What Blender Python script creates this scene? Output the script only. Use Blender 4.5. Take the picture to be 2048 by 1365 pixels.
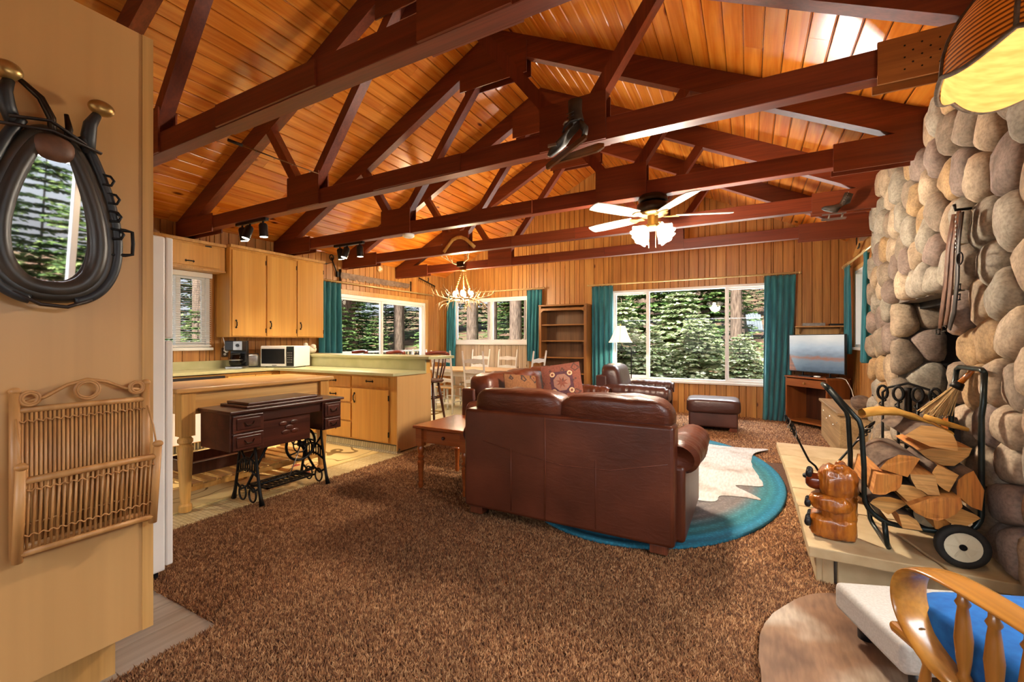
import bpy, math, random
import numpy as np
from mathutils import Vector, Matrix, Euler, noise
for o in list(bpy.data.objects): bpy.data.objects.remove(o, do_unlink=True)
SC = bpy.context.scene; COL = SC.collection
R = math.radians; PI = math.pi
rnd = random.Random(11)

# ------------------------------------------------------------------ camera, world, sun, exposure
cd = bpy.data.cameras.new('camera'); cam = bpy.data.objects.new('camera', cd); COL.objects.link(cam)
cam.location = (0, 0, 1.25); cam.rotation_euler = (R(90), 0, R(28.5))
cd.sensor_width = 36; cd.lens = 36*870/2048; cd.clip_start = .02; cd.clip_end = 200
SC.camera = cam
SC.view_settings.view_transform = 'Standard'; SC.view_settings.look = 'None'
SC.view_settings.gamma = 1; SC.view_settings.use_curve_mapping = False
SC.view_settings.exposure = 0.40
wd = bpy.data.worlds.new('sky'); SC.world = wd; wd.use_nodes = True
wn = wd.node_tree.nodes; wl = wd.node_tree.links; wn.clear()
wo = wn.new('ShaderNodeOutputWorld'); wb = wn.new('ShaderNodeBackground'); ws = wn.new('ShaderNodeTexSky')
ws.sky_type = 'HOSEK_WILKIE'; ws.turbidity = 6; ws.ground_albedo = .3
ws.sun_direction = Vector((-.06, -.75, .95)).normalized()
hs = wn.new('ShaderNodeHueSaturation'); hs.inputs['Saturation'].default_value = .45
wl.new(ws.outputs[0], hs.inputs['Color']); wl.new(hs.outputs[0], wb.inputs[0])
wb.inputs[1].default_value = 3.2
wl.new(wb.outputs[0], wo.inputs[0])
sd = bpy.data.lights.new('sun', 'SUN'); sd.energy = 14.0; sd.angle = R(3); sd.color = (1, .93, .8)
so = bpy.data.objects.new('sun', sd); COL.objects.link(so)
so.rotation_euler = Vector((.06, .75, -.95)).to_track_quat('-Z', 'Y').to_euler()

# daylight: added area lamps outdoors, standing in for sky light through the windows
def daylight_fill(name, loc, aim, sx, sy, power, col=(.90,.95,1)):
    ld = bpy.data.lights.new(name, 'AREA'); ld.shape = 'RECTANGLE'; ld.size = sx; ld.size_y = sy; ld.energy = power; ld.color = col
    o = bpy.data.objects.new(name, ld); COL.objects.link(o); o.location = loc
    o.rotation_euler = (Vector(aim)-Vector(loc)).to_track_quat('-Z', 'Y').to_euler(); return o
daylight_fill('fill_lamp_entry_window', (-2.2,-3.5,3.0), (-2.2,2.2,.6), 5.8, 1.8, 560)
daylight_fill('fill_lamp_side_window', (2.3,1.1,2.9), (-1.5,1.3,.9), 2.4, 1.4, 190)
daylight_fill('fill_lamp_picture_window', (-.95,9.3,3.0), (-.95,5.5,.2), 2.8, 1.0, 300)
daylight_fill('fill_lamp_sliding_door', (-7.4,6.2,2.9), (-4.0,6.0,.2), 2.4, 1.0, 180)
# added area lamps set low outdoors, in place of bounce from sunlit ground
daylight_fill('bounce_fill_picture_window', (-.95,9.0,-.15), (-1.4,5.0,3.2), 2.6, 1.2, 420, (1,.97,.9))
daylight_fill('bounce_fill_side_window', (2.2,1.1,-.15), (-1.4,1.6,3.0), 2.0, 1.0, 90, (1,.97,.9))
# ------------------------------------------------------------------ mesh builder
class MB:
    def __init__(s): s.v = []; s.f = []
    def add(s, vs, fs, M=None):
        o = len(s.v)
        s.v += [tuple(M @ Vector(p)) if M is not None else tuple(p) for p in vs]
        s.f += [tuple(i+o for i in f) for f in fs]; return s
    def box(s, x0, x1, y0, y1, z0, z1, M=None):
        return s.add([(x0,y0,z0),(x1,y0,z0),(x1,y1,z0),(x0,y1,z0),(x0,y0,z1),(x1,y0,z1),(x1,y1,z1),(x0,y1,z1)],
                     [(0,3,2,1),(4,5,6,7),(0,1,5,4),(1,2,6,5),(2,3,7,6),(3,0,4,7)], M)
    def cbox(s, c, d, M=None):
        return s.box(c[0]-d[0]/2, c[0]+d[0]/2, c[1]-d[1]/2, c[1]+d[1]/2, c[2]-d[2]/2, c[2]+d[2]/2, M)
    def bar(s, a, b, w, h, up=(0,0,1)):
        a = Vector(a); b = Vector(b); z = (b-a); L = z.length; z.normalize()
        u = Vector(up); x = u.cross(z)
        if x.length < 1e-5: x = Vector((1,0,0)).cross(z)
        x.normalize(); y = z.cross(x)
        M = Matrix((x, y, z)).transposed().to_4x4(); M.translation = a
        return s.box(-w/2, w/2, -h/2, h/2, 0, L, M)
    def prism(s, poly, z0, z1, M=None):
        n = len(poly)
        vs = [(p[0],p[1],z0) for p in poly]+[(p[0],p[1],z1) for p in poly]
        fs = [tuple(range(n-1,-1,-1)), tuple(range(n,2*n))]+[(i,(i+1)%n,n+(i+1)%n,n+i) for i in range(n)]
        return s.add(vs, fs, M)
    def lathe(s, prof, seg=16, c=(0,0,0), M=None, cap=True):
        vs = []; n = len(prof)
        for r, z in prof:
            for k in range(seg):
                a = 2*PI*k/seg; vs.append((c[0]+r*math.cos(a), c[1]+r*math.sin(a), c[2]+z))
        fs = []
        for i in range(n-1):
            for k in range(seg):
                k2 = (k+1)%seg; fs.append((i*seg+k, i*seg+k2, (i+1)*seg+k2, (i+1)*seg+k))
        if cap:
            fs.append(tuple(range(seg-1,-1,-1))); fs.append(tuple(range((n-1)*seg, n*seg)))
        return s.add(vs, fs, M)
    def tube(s, path, r, seg=8, closed=False, cap=True, flat=1.0, M=None, up=None):
        P = [Vector(p) for p in path]; n = len(P)
        rr = r if isinstance(r, (list, tuple)) else [r]*n
        T = []
        for i in range(n):
            if closed: t = P[(i+1)%n]-P[i-1]
            else: t = P[min(i+1,n-1)]-P[max(i-1,0)]
            T.append(t.normalized() if t.length > 1e-9 else Vector((0,0,1)))
        u = Vector(up) if up else Vector((0,0,1))
        if abs(u.dot(T[0])) > .95: u = Vector((1,0,0)) if abs(T[0].x) < .9 else Vector((0,1,0))
        N = (u-T[0]*u.dot(T[0])).normalized(); vs = []
        for i in range(n):
            N = (N-T[i]*N.dot(T[i]))
            if N.length < 1e-6: N = Vector((1,0,0))
            N.normalize(); B = T[i].cross(N)
            for k in range(seg):
                a = 2*PI*k/seg
                vs.append(P[i]+N*(rr[i]*math.cos(a)*flat)+B*(rr[i]*math.sin(a)))
        fs = []
        for i in range(n if closed else n-1):
            j = (i+1)%n
            for k in range(seg):
                k2 = (k+1)%seg; fs.append((i*seg+k, i*seg+k2, j*seg+k2, j*seg+k))
        if cap and not closed:
            fs.append(tuple(range(seg-1,-1,-1))); fs.append(tuple(range((n-1)*seg, n*seg)))
        return s.add(vs, fs, M)
    def grid(s, fn, nu, nv, cu=False, cv=False, M=None):
        vs = [fn(i/(nu if cu else nu-1), j/(nv if cv else nv-1)) for i in range(nu) for j in range(nv)]
        fs = []
        for i in range(nu if cu else nu-1):
            for j in range(nv if cv else nv-1):
                i2=(i+1)%nu; j2=(j+1)%nv; fs.append((i*nv+j, i2*nv+j, i2*nv+j2, i*nv+j2))
        return s.add(vs, fs, M)
    def sq(s, c, d, e1=1., e2=1., nu=24, nv=14, M=None, wob=0, seed=0, fr=6, fn=None):
        """superellipsoid, centre c, half sizes d; e<1 gives boxier cushions; wob adds wrinkles"""
        def p(a, e): return math.copysign(abs(a)**e, a)
        vs = []; fs = []
        for j in range(nv+1):
            la = -PI/2+PI*j/nv
            for i in range(nu):
                lo = 2*PI*i/nu
                q = Vector((d[0]*p(math.cos(la),e1)*p(math.cos(lo),e2), d[1]*p(math.cos(la),e1)*p(math.sin(lo),e2), d[2]*p(math.sin(la),e1)))
                if fn: q = Vector(fn(q))
                if wob:
                    w = noise.noise(Vector((q.x*fr+seed, q.y*fr+seed*2.1, q.z*fr)))+.5*noise.noise(Vector((q.x*fr*2.3+seed, q.y*fr*2.3, q.z*fr*2.3)))
                    L = q.length
                    if L > 1e-6: q = q*(1+wob*w/L)
                vs.append(q+Vector(c))
        for j in range(nv):
            for i in range(nu):
                i2=(i+1)%nu; fs.append((j*nu+i, j*nu+i2, (j+1)*nu+i2, (j+1)*nu+i))
        return s.add(vs, fs, M)
    def mesh(s, name, mat, smooth=False):
        me = bpy.data.meshes.new(name); me.from_pydata(s.v, [], s.f)
        me.materials.append(mat)
        if smooth: me.polygons.foreach_set('use_smooth', [True]*len(me.polygons))
        me.update(); return me
    def obj(s, name, mat, parent=None, loc=None, rot=None, smooth=False, bevel=0, sub=0, seg=2, auto=False, scale=None):
        o = bpy.data.objects.new(name, s.mesh(name, mat, smooth or auto)); COL.objects.link(o)
        if parent is not None: o.parent = parent
        if loc: o.location = loc
        if rot: o.rotation_euler = rot
        if scale: o.scale = scale
        if bevel:
            b = o.modifiers.new('bevel', 'BEVEL'); b.width = bevel; b.segments = seg; b.limit_method = 'ANGLE'
        if sub:
            b = o.modifiers.new('sub', 'SUBSURF'); b.levels = sub; b.render_levels = sub
        if auto:
            me = o.data; me.set_sharp_from_angle(angle=R(35))
        return o
def frame(o, x, y, z):
    M = Matrix((Vector(x), Vector(y), Vector(z))).transposed().to_4x4(); M.translation = Vector(o); return M
def T(x, y, z, rz=0, rx=0, ry=0): return Matrix.Translation((x,y,z)) @ Euler((rx,ry,rz)).to_matrix().to_4x4()
def tag(o, label, cat, group=None):
    o['label'] = label; o['category'] = cat
    if group: o['group'] = group
    return o
def thing(name, label, cat, loc=(0,0,0), rz=0, group=None, rot=None):
    o = bpy.data.objects.new(name, None); COL.objects.link(o); o.empty_display_size = .05
    o.location = loc; o.rotation_euler = rot if rot else (0,0,rz); return tag(o, label, cat, group)
def struct(o): o['kind'] = 'structure'; return o
def copy_tree(o, parent=None):
    c = o.copy(); COL.objects.link(c); c.parent = parent
    for ch in list(o.children): copy_tree(ch, c)
    return c
def put(o, loc, rz=0, label=None, group=None):
    o.location = loc; o.rotation_euler = (0,0,rz)
    if label: o['label'] = label
    if group: o['group'] = group
    return o

# ------------------------------------------------------------------ materials
def lin(h):
    h = h.lstrip('#'); c = [int(h[i:i+2],16)/255 for i in (0,2,4)]
    return tuple([(x/12.92 if x <= .04045 else ((x+.055)/1.055)**2.4) for x in c]+[1])
class NT:
    def __init__(s, name):
        s.m = bpy.data.materials.new(name); s.m.use_nodes = True; s.t = s.m.node_tree; s.t.nodes.clear()
        s.out = s.n('OutputMaterial'); s.b = s.n('BsdfPrincipled'); s.l(s.b.outputs[0], s.out.inputs[0])
    def n(s, k, **kw):
        x = s.t.nodes.new('ShaderNode'+k)
        for a, b in kw.items():
            if hasattr(x, a): setattr(x, a, b)
            else: x.inputs[a.replace('_',' ')].default_value = b
        return x
    def l(s, a, b): s.t.links.new(a, b)
    def ramp(s, fac, stops, interp='LINEAR'):
        r = s.n('ValToRGB'); e = r.color_ramp; e.interpolation = interp
        while len(e.elements) < len(stops): e.elements.new(.5)
        for i, (p, c) in enumerate(stops):
            e.elements[i].position = p; e.elements[i].color = c if len(c) == 4 else tuple(c)+(1,)
        s.l(fac, r.inputs[0]); return r.outputs[0]
    def coord(s, scale=(1,1,1), rand=0., kind='Object'):
        tc = s.n('TexCoord'); mp = s.n('Mapping'); mp.inputs['Scale'].default_value = scale
        if rand:
            oi = s.n('ObjectInfo'); mu = s.n('Math', operation='MULTIPLY'); s.l(oi.outputs['Random'], mu.inputs[0]); mu.inputs[1].default_value = rand
            ad = s.n('VectorMath', operation='ADD'); s.l(tc.outputs[kind], ad.inputs[0]); s.l(mu.outputs[0], ad.inputs[1]); s.l(ad.outputs[0], mp.inputs[0])
        else: s.l(tc.outputs[kind], mp.inputs[0])
        return mp.outputs[0]
    def mix(s, fac, a, b, mode='MIX'):
        m = s.n('Mix', data_type='RGBA', blend_type=mode)
        for sock, v in ((m.inputs[0], fac), (m.inputs[6], a), (m.inputs[7], b)):
            if hasattr(v, 'links'): s.l(v, sock)
            else: sock.default_value = v
        return m.outputs[2]
    def bump(s, h, st=.2, dist=.01):
        b = s.n('Bump'); b.inputs['Strength'].default_value = st; b.inputs['Distance'].default_value = dist
        s.l(h, b.inputs['Height']); s.l(b.outputs[0], s.b.inputs['Normal'])
    def set(s, col=None, rough=None, metal=None, **kw):
        if col is not None:
            if hasattr(col, 'links'): s.l(col, s.b.inputs['Base Color'])
            else: s.b.inputs['Base Color'].default_value = col
        if rough is not None: s.b.inputs['Roughness'].default_value = rough
        if metal is not None: s.b.inputs['Metallic'].default_value = metal
        for k, v in kw.items(): s.b.inputs[k.replace('_',' ')].default_value = v
        return s.m
def pm(name, c1, c2=None, scale=8., rough=.5, bump=.1, metal=0., stretch=(1,1,1), rand=3., dist=.004, detail=4., **kw):
    """plain procedural: two tones mixed by noise, bump from the same noise"""
    t = NT(name); c2 = c2 or c1
    co = t.coord(tuple(scale*k for k in stretch), rand)
    nz = t.n('TexNoise'); nz.inputs['Scale'].default_value = 1; nz.inputs['Detail'].default_value = detail; t.l(co, nz.inputs[0])
    col = t.ramp(nz.outputs[0], [(.3, lin(c1)), (.7, lin(c2))])
    if bump: t.bump(nz.outputs[0], bump, dist)
    return t.set(col, rough, metal, **kw)
def wood(name, dark, light, axis='Z', scale=1., rough=.4, knots=0., tint=.0, bump=.12, grain=1., coat=0.):
    """wood: long-stretched grain along axis, optional knots, per-object tint"""
    t = NT(name); i = 'XYZ'.index(axis); st = [14*scale]*3; st[i] = .9*scale
    co = t.coord(tuple(st), 7.)
    a = t.n('TexNoise'); a.inputs['Scale'].default_value = 1; a.inputs['Detail'].default_value = 5; a.inputs['Distortion'].default_value = .6; t.l(co, a.inputs[0])
    st2 = [90*scale]*3; st2[i] = 2.5*scale
    b = t.n('TexNoise'); b.inputs['Scale'].default_value = 1; b.inputs['Detail'].default_value = 2; t.l(t.coord(tuple(st2), 5.), b.inputs[0])
    col = t.ramp(a.outputs[0], [(.3, lin(dark)), (.68, lin(light))])
    fine = t.ramp(b.outputs[0], [(.35, (1-.32*grain,)*3), (.6, (1,1,1))])
    col = t.mix(1., col, fine, 'MULTIPLY')
    if knots:
        st3 = [4.2*scale]*3; st3[i] = 1.7*scale
        v = t.n('TexVoronoi'); v.inputs['Scale'].default_value = 1; t.l(t.coord(tuple(st3), 9.), v.inputs[0])
        k = t.ramp(v.outputs['Distance'], [(.045*knots, (.14,.09,.06)), (.085*knots, (.42,.28,.18)), (.13*knots, (1,1,1))])
        col = t.mix(1., col, k, 'MULTIPLY')
    if tint:
        oi = t.n('ObjectInfo'); g = t.ramp(oi.outputs['Random'], [(0, (1-tint, 1-tint*1.15, 1-tint*1.25)), (.55, (1,1,1)), (1, (1.0, 1+tint*.25, 1+tint*.45))])
        col = t.mix(1., col, g, 'MULTIPLY')
    t.bump(b.outputs[0], bump, .002)
    m = t.set(col, rough)
    if coat: t.b.inputs['Coat Weight'].default_value = coat; t.b.inputs['Coat Roughness'].default_value = .12
    return m
def emit(name, col, strength, base=None):
    t = NT(name); nz = t.n('TexNoise'); t.l(t.coord((3,3,3)), nz.inputs[0])
    c = t.ramp(nz.outputs[0], [(0, lin(col)), (1, lin(col))])
    t.l(c, t.b.inputs['Emission Color']); t.b.inputs['Emission Strength'].default_value = strength
    return t.set(lin(base or col), .5)
def glass_mat(name, tintc=(1,1,1,1), rough=.0, refl=.06):
    t = NT(name); tr = t.n('BsdfTransparent'); gl = t.n('BsdfGlossy'); mx = t.n('MixShader'); fr = t.n('Fresnel')
    fr.inputs['IOR'].default_value = 1.45; tr.inputs[0].default_value = tintc; gl.inputs['Roughness'].default_value = rough
    ge = t.n('NewGeometry'); iv = t.n('Math', operation='SUBTRACT'); iv.inputs[0].default_value = 1; t.l(ge.outputs['Backfacing'], iv.inputs[1])
    fm = t.n('Math', operation='MULTIPLY'); t.l(fr.outputs[0], fm.inputs[0]); t.l(iv.outputs[0], fm.inputs[1])
    t.l(fm.outputs[0], mx.inputs[0]); t.l(tr.outputs[0], mx.inputs[1]); t.l(gl.outputs[0], mx.inputs[2]); t.l(mx.outputs[0], t.out.inputs[0])
    return t.m
M_ = {}
M_['plank'] = wood('ceiling_pine', '#b85c12', '#df8c32', 'Y', .9, .22, .8, .16, .05, .3, coat=.5)
M_['truss'] = wood('truss_red_stain', '#642610', '#80371a', 'X', 1., .42, 0, .1, .12, .7)
M_['trussw'] = wood('truss_web_red_stain', '#642610', '#80371a', 'Z', 1., .42, 0, .12, .12, .7)
M_['ply'] = wood('gusset_plywood_stain', '#662a10', '#813a1a', 'X', .8, .45, 0, .14, .1, .6)
M_['plyor'] = wood('gusset_plywood_orange', '#8a4a18', '#a4622a', 'X', .8, .45, 0, .1, .1, .6)
M_['panel'] = wood('wall_panelling', '#a5692f', '#c68f48', 'Z', .8, .42, .5, .10, .08, .7)
M_['panelpale'] = wood('pale_panelling', '#b59c7c', '#d0ba9c', 'Z', .8, .5, .4, .06, .08, .7)  # paler planks below the dining window
M_['groove'] = pm('panel_groove_dark', '#4e3319', '#604020', 5, .8)
M_['birch'] = wood('birch_plywood', '#c89a60', '#d2a468', 'Z', .22, .38, 0, .03, .02, .18)
M_['cab'] = wood('cabinet_birch', '#cf9440', '#dfaa58', 'Z', .4, .35, 0, .03, .03, .3)
M_['white'] = pm('white_paint', '#e6e4de', '#f0eee9', 3, .4, .03)
M_['vinylwin'] = pm('white_vinyl_frame', '#e8eae8', '#f2f3f1', 2, .35, .02)
M_['glass'] = glass_mat('window_glass')
M_['trimwood'] = wood('pine_trim', '#c18f4e', '#d9ab69', 'Z', .6, .4, 0, .05, .05, .5)
M_['black'] = pm('black_plastic', '#0c0c0d', '#17171a', 20, .35, .03)
M_['iron'] = pm('black_iron', '#121110', '#221f1c', 30, .45, .15, .6)
M_['steel'] = pm('brushed_steel', '#8f8d8a', '#b3b1ad', 20, .3, .04, .9)
M_['brass'] = pm('antique_brass', '#9a7a44', '#c9a869', 20, .32, .05, .75)
M_['rodgold'] = pm('polished_gold_rod', '#cfae6e', '#e6cc94', 20, .3, .03, .25)
M_['bronze'] = pm('dark_bronze', '#2b2119', '#43362a', 20, .35, .08, .8)
M_['leather'] = None
# ------------------------------------------------------------------ room shell
XL, XR, YF, YB, RX = -6.12, 1.30, 8.05, -2.4, -2.38
APEX = 4.56
MF = frame((0,YF,0), (1,0,0), (0,1,0), (0,0,1))
ML = frame((XL,0,0), (0,1,0), (-1,0,0), (0,0,1))
MR = frame((XR,0,0), (0,-1,0), (1,0,0), (0,0,1))
MK = frame((0,YB,0), (-1,0,0), (0,-1,0), (0,0,1))
def gable(x): return APEX+.05-.5*abs(x-RX)
def free(z0, z1, cuts):
    segs = [(z0, z1)]
    for a, b in cuts:
        ns = []
        for s, e in segs:
            if b <= s or a >= e: ns.append((s, e)); continue
            if a > s: ns.append((s, a))
            if b < e: ns.append((b, e))
        segs = ns
    return segs
def wall(name, M, u0, u1, top, openings, breaks=(), plank=True, prange=None, seed=1, pmat='panel', back='groove'):
    mb = MB(); us = sorted(set([u0,u1]+[k for o in openings for k in o[:2]]+list(breaks)))
    for a, b in zip(us[:-1], us[1:]):
        mid = (a+b)/2; cuts = [(o[2],o[3]) for o in openings if o[0] <= mid <= o[1]]
        for s, e in free(-.1, 99, cuts):
            ta = top(a+1e-4) if e > 9 else e; tb = top(b-1e-4) if e > 9 else e
            mb.add([(a,0,s),(b,0,s),(b,.14,s),(a,.14,s),(a,0,ta),(b,0,tb),(b,.14,tb),(a,.14,ta)],
                   [(0,3,2,1),(4,5,6,7),(0,1,5,4),(1,2,6,5),(2,3,7,6),(3,0,4,7)], M)
    w = struct(mb.obj(name, M_[back]))
    if plank:
        rg = random.Random(seed); a, b = prange or (u0, u1); u = a
        while u < b-.02:
            wd_ = min(rg.choice([.075,.1,.1,.13,.15,.19]), b-u)
            if b-u-wd_ < .04: wd_ = b-u
            cutu = sorted(set([u, u+wd_]+[k for o in openings for k in o[:2] if u < k < u+wd_]))
            for ua, ub in zip(cutu[:-1], cutu[1:]):
                mid = (ua+ub)/2; cuts = [(o[2],o[3]) for o in openings if o[0] <= mid <= o[1]]
                g = .0022; c = .0045
                for s, e in free(0, 99, cuts):
                    pr = [(ua+g,0),(ub-g,0),(ub-g,-.008),(ub-g-c,-.014),(ua+g+c,-.014),(ua+g,-.008)]
                    hi = e > 9
                    vs = [(p[0]-mid,p[1],0) for p in pr]+[(p[0]-mid,p[1],(top(p[0]) if hi else e)-s) for p in pr]
                    fs = [(0,1,2,3,4,5)[::-1],(6,7,8,9,10,11)]+[(i,(i+1)%6,6+(i+1)%6,6+i) for i in range(6)]
                    o = MB().add(vs, fs).obj('plank', M_['panelpale' if (name == 'wall_far' and e < 1.3 and mid < -3.9) else pmat], w)
                    o.matrix_world = M @ Matrix.Translation((mid,0,s))
            u += wd_
    return w
W1 = (-2.24, .32, .55, 2.18); W2 = (-5.86, -3.96, 1.20, 2.18)
W3 = (5.05, 7.33, .03, 2.06); W4 = (2.02, 3.07, 1.16, 2.11)
W5 = (-7.46, -6.35, 1.16, 2.20); W6 = (-2.15, -.05, .45, 2.25)
wall_far = wall('wall_far', MF, XL-.14, XR+.14, gable, [W1, W2], [RX], prange=(XL, XR), seed=4)
wall_left = wall('wall_left', ML, YB, YF, lambda u: 2.77, [W3, W4], prange=(1.2, YF), seed=5)
wall_right = wall('wall_right', MR, -YF, -YB, lambda u: 2.77, [W5, W6, (-5.36,-2.42,-.2,3.0)], prange=(-YF, -5.3), seed=6)
W7 = (-.7, 5.2, .5, 2.2)
wall_back = wall('wall_back', MK, -XR-.14, -XL+.14, lambda u: gable(-u), [W7], [-RX], plank=False, back='panel')

# ceiling: deck with tongue and groove boards below it
mb = MB()
for sgn in (-1, 1):
    n = Vector((sgn*.5, 0, 1)).normalized(); A = Vector((RX,0,APEX)); B = Vector((RX+sgn*4.0,0,APEX-2.0))
    vs = []
    for yy in (YB-.3, YF+.4):
        for p in (A, B): vs += [(p.x+n.x*.022, yy, p.z+n.z*.022), (p.x+n.x*.09, yy, p.z+n.z*.09)]
    mb.add(vs, [(0,2,6,4),(1,5,7,3),(0,4,5,1),(2,3,7,6),(0,1,3,2),(4,6,7,5)])
mb.prism([(-.08,APEX-.018),(.0,APEX+.0225),(.08,APEX-.018),(.08,APEX+.12),(-.08,APEX+.12)], YB-.3, YF+.4, frame((RX,0,0),(-1,0,0),(0,0,1),(0,1,0)))
ceiling = struct(mb.obj('ceiling', M_['groove']))
for sgn in (-1, 1):
    d = Vector((sgn, 0, -.5)).normalized(); n = Vector((sgn*.5, 0, 1)).normalized()
    L = 3.76*math.sqrt(1.25); w = .138; k = 0; s = .0
    while s < L:
        e = min(s+w, L); y = YB; j = 0
        joints = [YB]+sorted([YB+1.2+rnd.random()*2.0, 2.4+rnd.random()*2.0, 4.9+rnd.random()*2.2])+[YF]
        for ya, yb in zip(joints[:-1], joints[1:]):
            g = .0025; c = .007; h = .02; m = (s+e)/2; hw = (e-s)/2-g; hl = (yb-ya)/2-.001
            pr = [(-hw, h), (hw, h), (hw, c), (hw-c, 0), (-hw+c, 0), (-hw, c)]
            vs = [(p[0], -hl, p[1]) for p in pr]+[(p[0], hl, p[1]) for p in pr]
            fs = [(0,1,2,3,4,5), (11,10,9,8,7,6)]+[(i, 6+i, 6+(i+1)%6, (i+1)%6) for i in range(6)]
            o = MB().add(vs, fs).obj('plank', M_['plank'], ceiling)
            yv = Vector((0,1,0)); xv = d if sgn > 0 else -d
            c0 = Vector((RX,(ya+yb)/2,APEX))+d*m
            o.matrix_world = frame(c0, xv, yv, n)
        s = e

# trusses
def truss(y, label, orange_heel=False):
    t = thing('roof_truss', label, 'truss', (RX, y, 0), 0, 'red stained timber roof trusses')
    h = .045; MX = frame((0,0,0), (1,0,0), (0,0,1), (0,-1,0))   # poly (x,z) extruded along -y
    MB().box(-3.73, 3.67, -h, h, 2.53, 2.67).obj('bottom_chord', M_['truss'], t, bevel=.003, seg=1)
    for s in (-1, 1):
        xe = 3.73 if s < 0 else 3.67
        poly = [(0,APEX-.22),(s*xe,APEX-.22-.5*xe),(s*xe,APEX-.001-.5*xe),(0,APEX-.001)]
        if s > 0: poly = poly[::1]
        MB().prism(poly if s > 0 else poly[::-1], -h, h, MX).obj('rafter', M_['truss'], t)
        MB().bar((s*1.36,0,2.60),(s*.10,0,4.2),.085,.085,(0,1,0)).obj('web_strut', M_['trussw'], t)
        MB().bar((s*1.36,0,2.60),(s*1.93,0,3.42),.085,.085,(0,1,0)).obj('web_strut', M_['trussw'], t)
        for q in (-1, 1):
            yy = q*(h+.0065); th = .006
            MB().box(s*1.36-.23, s*1.36+.23, yy-th, yy+th, 2.532, 2.84).obj('gusset_plate', M_['ply'], t)
            x0, x1 = sorted((s*2.93, s*(xe-.005)))
            ma = M_['plyor'] if (orange_heel and s > 0) else M_['ply']
            hp = MB().box(x0, x1, yy-th, yy+th, 2.49, 2.695).obj('heel_plate', ma, t)
            if orange_heel and s > 0 and q < 0:
                nb = MB()
                for r_ in range(5):
                    for c_ in range(6):
                        xx = x0+.1+c_*.062+(.03 if r_ % 2 else 0); zz = 2.535+r_*.028
                        nb.lathe([(.004,-.001),(.004,.002)], 6, M=T(xx, yy-th, zz, rx=PI/2))
                nb.obj('nail_heads', M_['iron'], hp)['kind'] = 'stuff'
    for q in (-1, 1):
        yy = q*(h+.0065)
        MB().prism([(-.41,3.98),(.41,3.98),(.41,4.30),(0,4.51),(-.41,4.30)], yy-.006, yy+.006, MX).obj('apex_plate', M_['ply'], t)
        MB().box(-.43, .47, yy-.006, yy+.006, 2.535, 2.665).obj('splice_plate', M_['ply'], t)
    return t
TY = [.25, 1.50, 2.75, 3.99, 5.21, 6.49]
TL = ['timber roof truss over the entry end of the room behind the horse collar panel',
      'timber roof truss above the plywood pantry, its chord crossing over the sewing table',
      'timber roof truss with the ski boot on its gusset and an orange heel plate',
      'timber roof truss that carries the ceiling fan and a round smoke detector',
      'timber roof truss with the bent wooden ox bow and the black ice skates',
      'timber roof truss that carries the antler chandelier, next to the gable wall']
for y, l in zip(TY, TL): truss(y, l, abs(y-2.75) < .01)

# windows
def window(name, M, u0, u1, z0, z1, mull, fw=.045, sashed=(), sill=True, trim=None):
    w = MB()
    for a in ((u0,u0+fw,z0,z1),(u1-fw,u1,z0,z1),(u0+fw,u1-fw,z0,z0+fw),(u0+fw,u1-fw,z1-fw,z1)):
        w.box(a[0],a[1],-.02,.10,a[2],a[3],M)
    o = struct(w.obj(name, M_['vinylwin'], bevel=.004, seg=1))
    es = [u0+fw]+list(mull)+[u1-fw]
    for m in mull: MB().box(m-.022,m+.022,0,.07,z0+fw,z1-fw,M).obj('mullion', M_['vinylwin'], o, bevel=.004, seg=1)
    for i,(a,b) in enumerate(zip(es[:-1],es[1:])):
        if i in sashed:
            s = MB(); k = .035
            for q in ((a,a+k,z0+fw,z1-fw),(b-k,b,z0+fw,z1-fw),(a+k,b-k,z0+fw,z0+fw+k),(a+k,b-k,z1-fw-k,z1-fw)): s.box(q[0],q[1],.012,.045,q[2],q[3],M)
            s.obj('sash', M_['vinylwin'], o)
        MB().box(a+.01,b-.01,.03,.036,z0+fw-.01,z1-fw+.01,M).obj('pane', M_['glass'], o)
    if sill: MB().box(u0-.03,u1+.03,-.05,.0,z0-.03,z0+.006,M).obj('window_sill', M_['white'], o, bevel=.005)
    if trim:
        tb = MB(); k = trim
        tb.box(u0-k,u1+k,-.03,-.0,z1,z1+k,M)
        for q in ((u0-k,u0),(u1,u1+k)): tb.box(q[0],q[1],-.03,0,z0,z1,M)
        tb.obj('window_trim', M_['trimwood'], o, bevel=.004, seg=1)
    return o
window('window_1', MF, *W1, [-1.585,-.317], sashed=(0,2))
window('window_2', MF, *W2, [-4.88], sashed=(0,1))
window('window_3', ML, *W3, [6.10], .06, sashed=(0,1), sill=False, trim=.08)
window('window_4', ML, *W4, [2.72], sashed=(1,))
window('window_5', MR, *W5, [-6.95], sill=True, trim=.05)
window('window_6', MR, *W6, [-1.52])
window('window_7', MK, *W7, [1.5, 3.2], .06)
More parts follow.
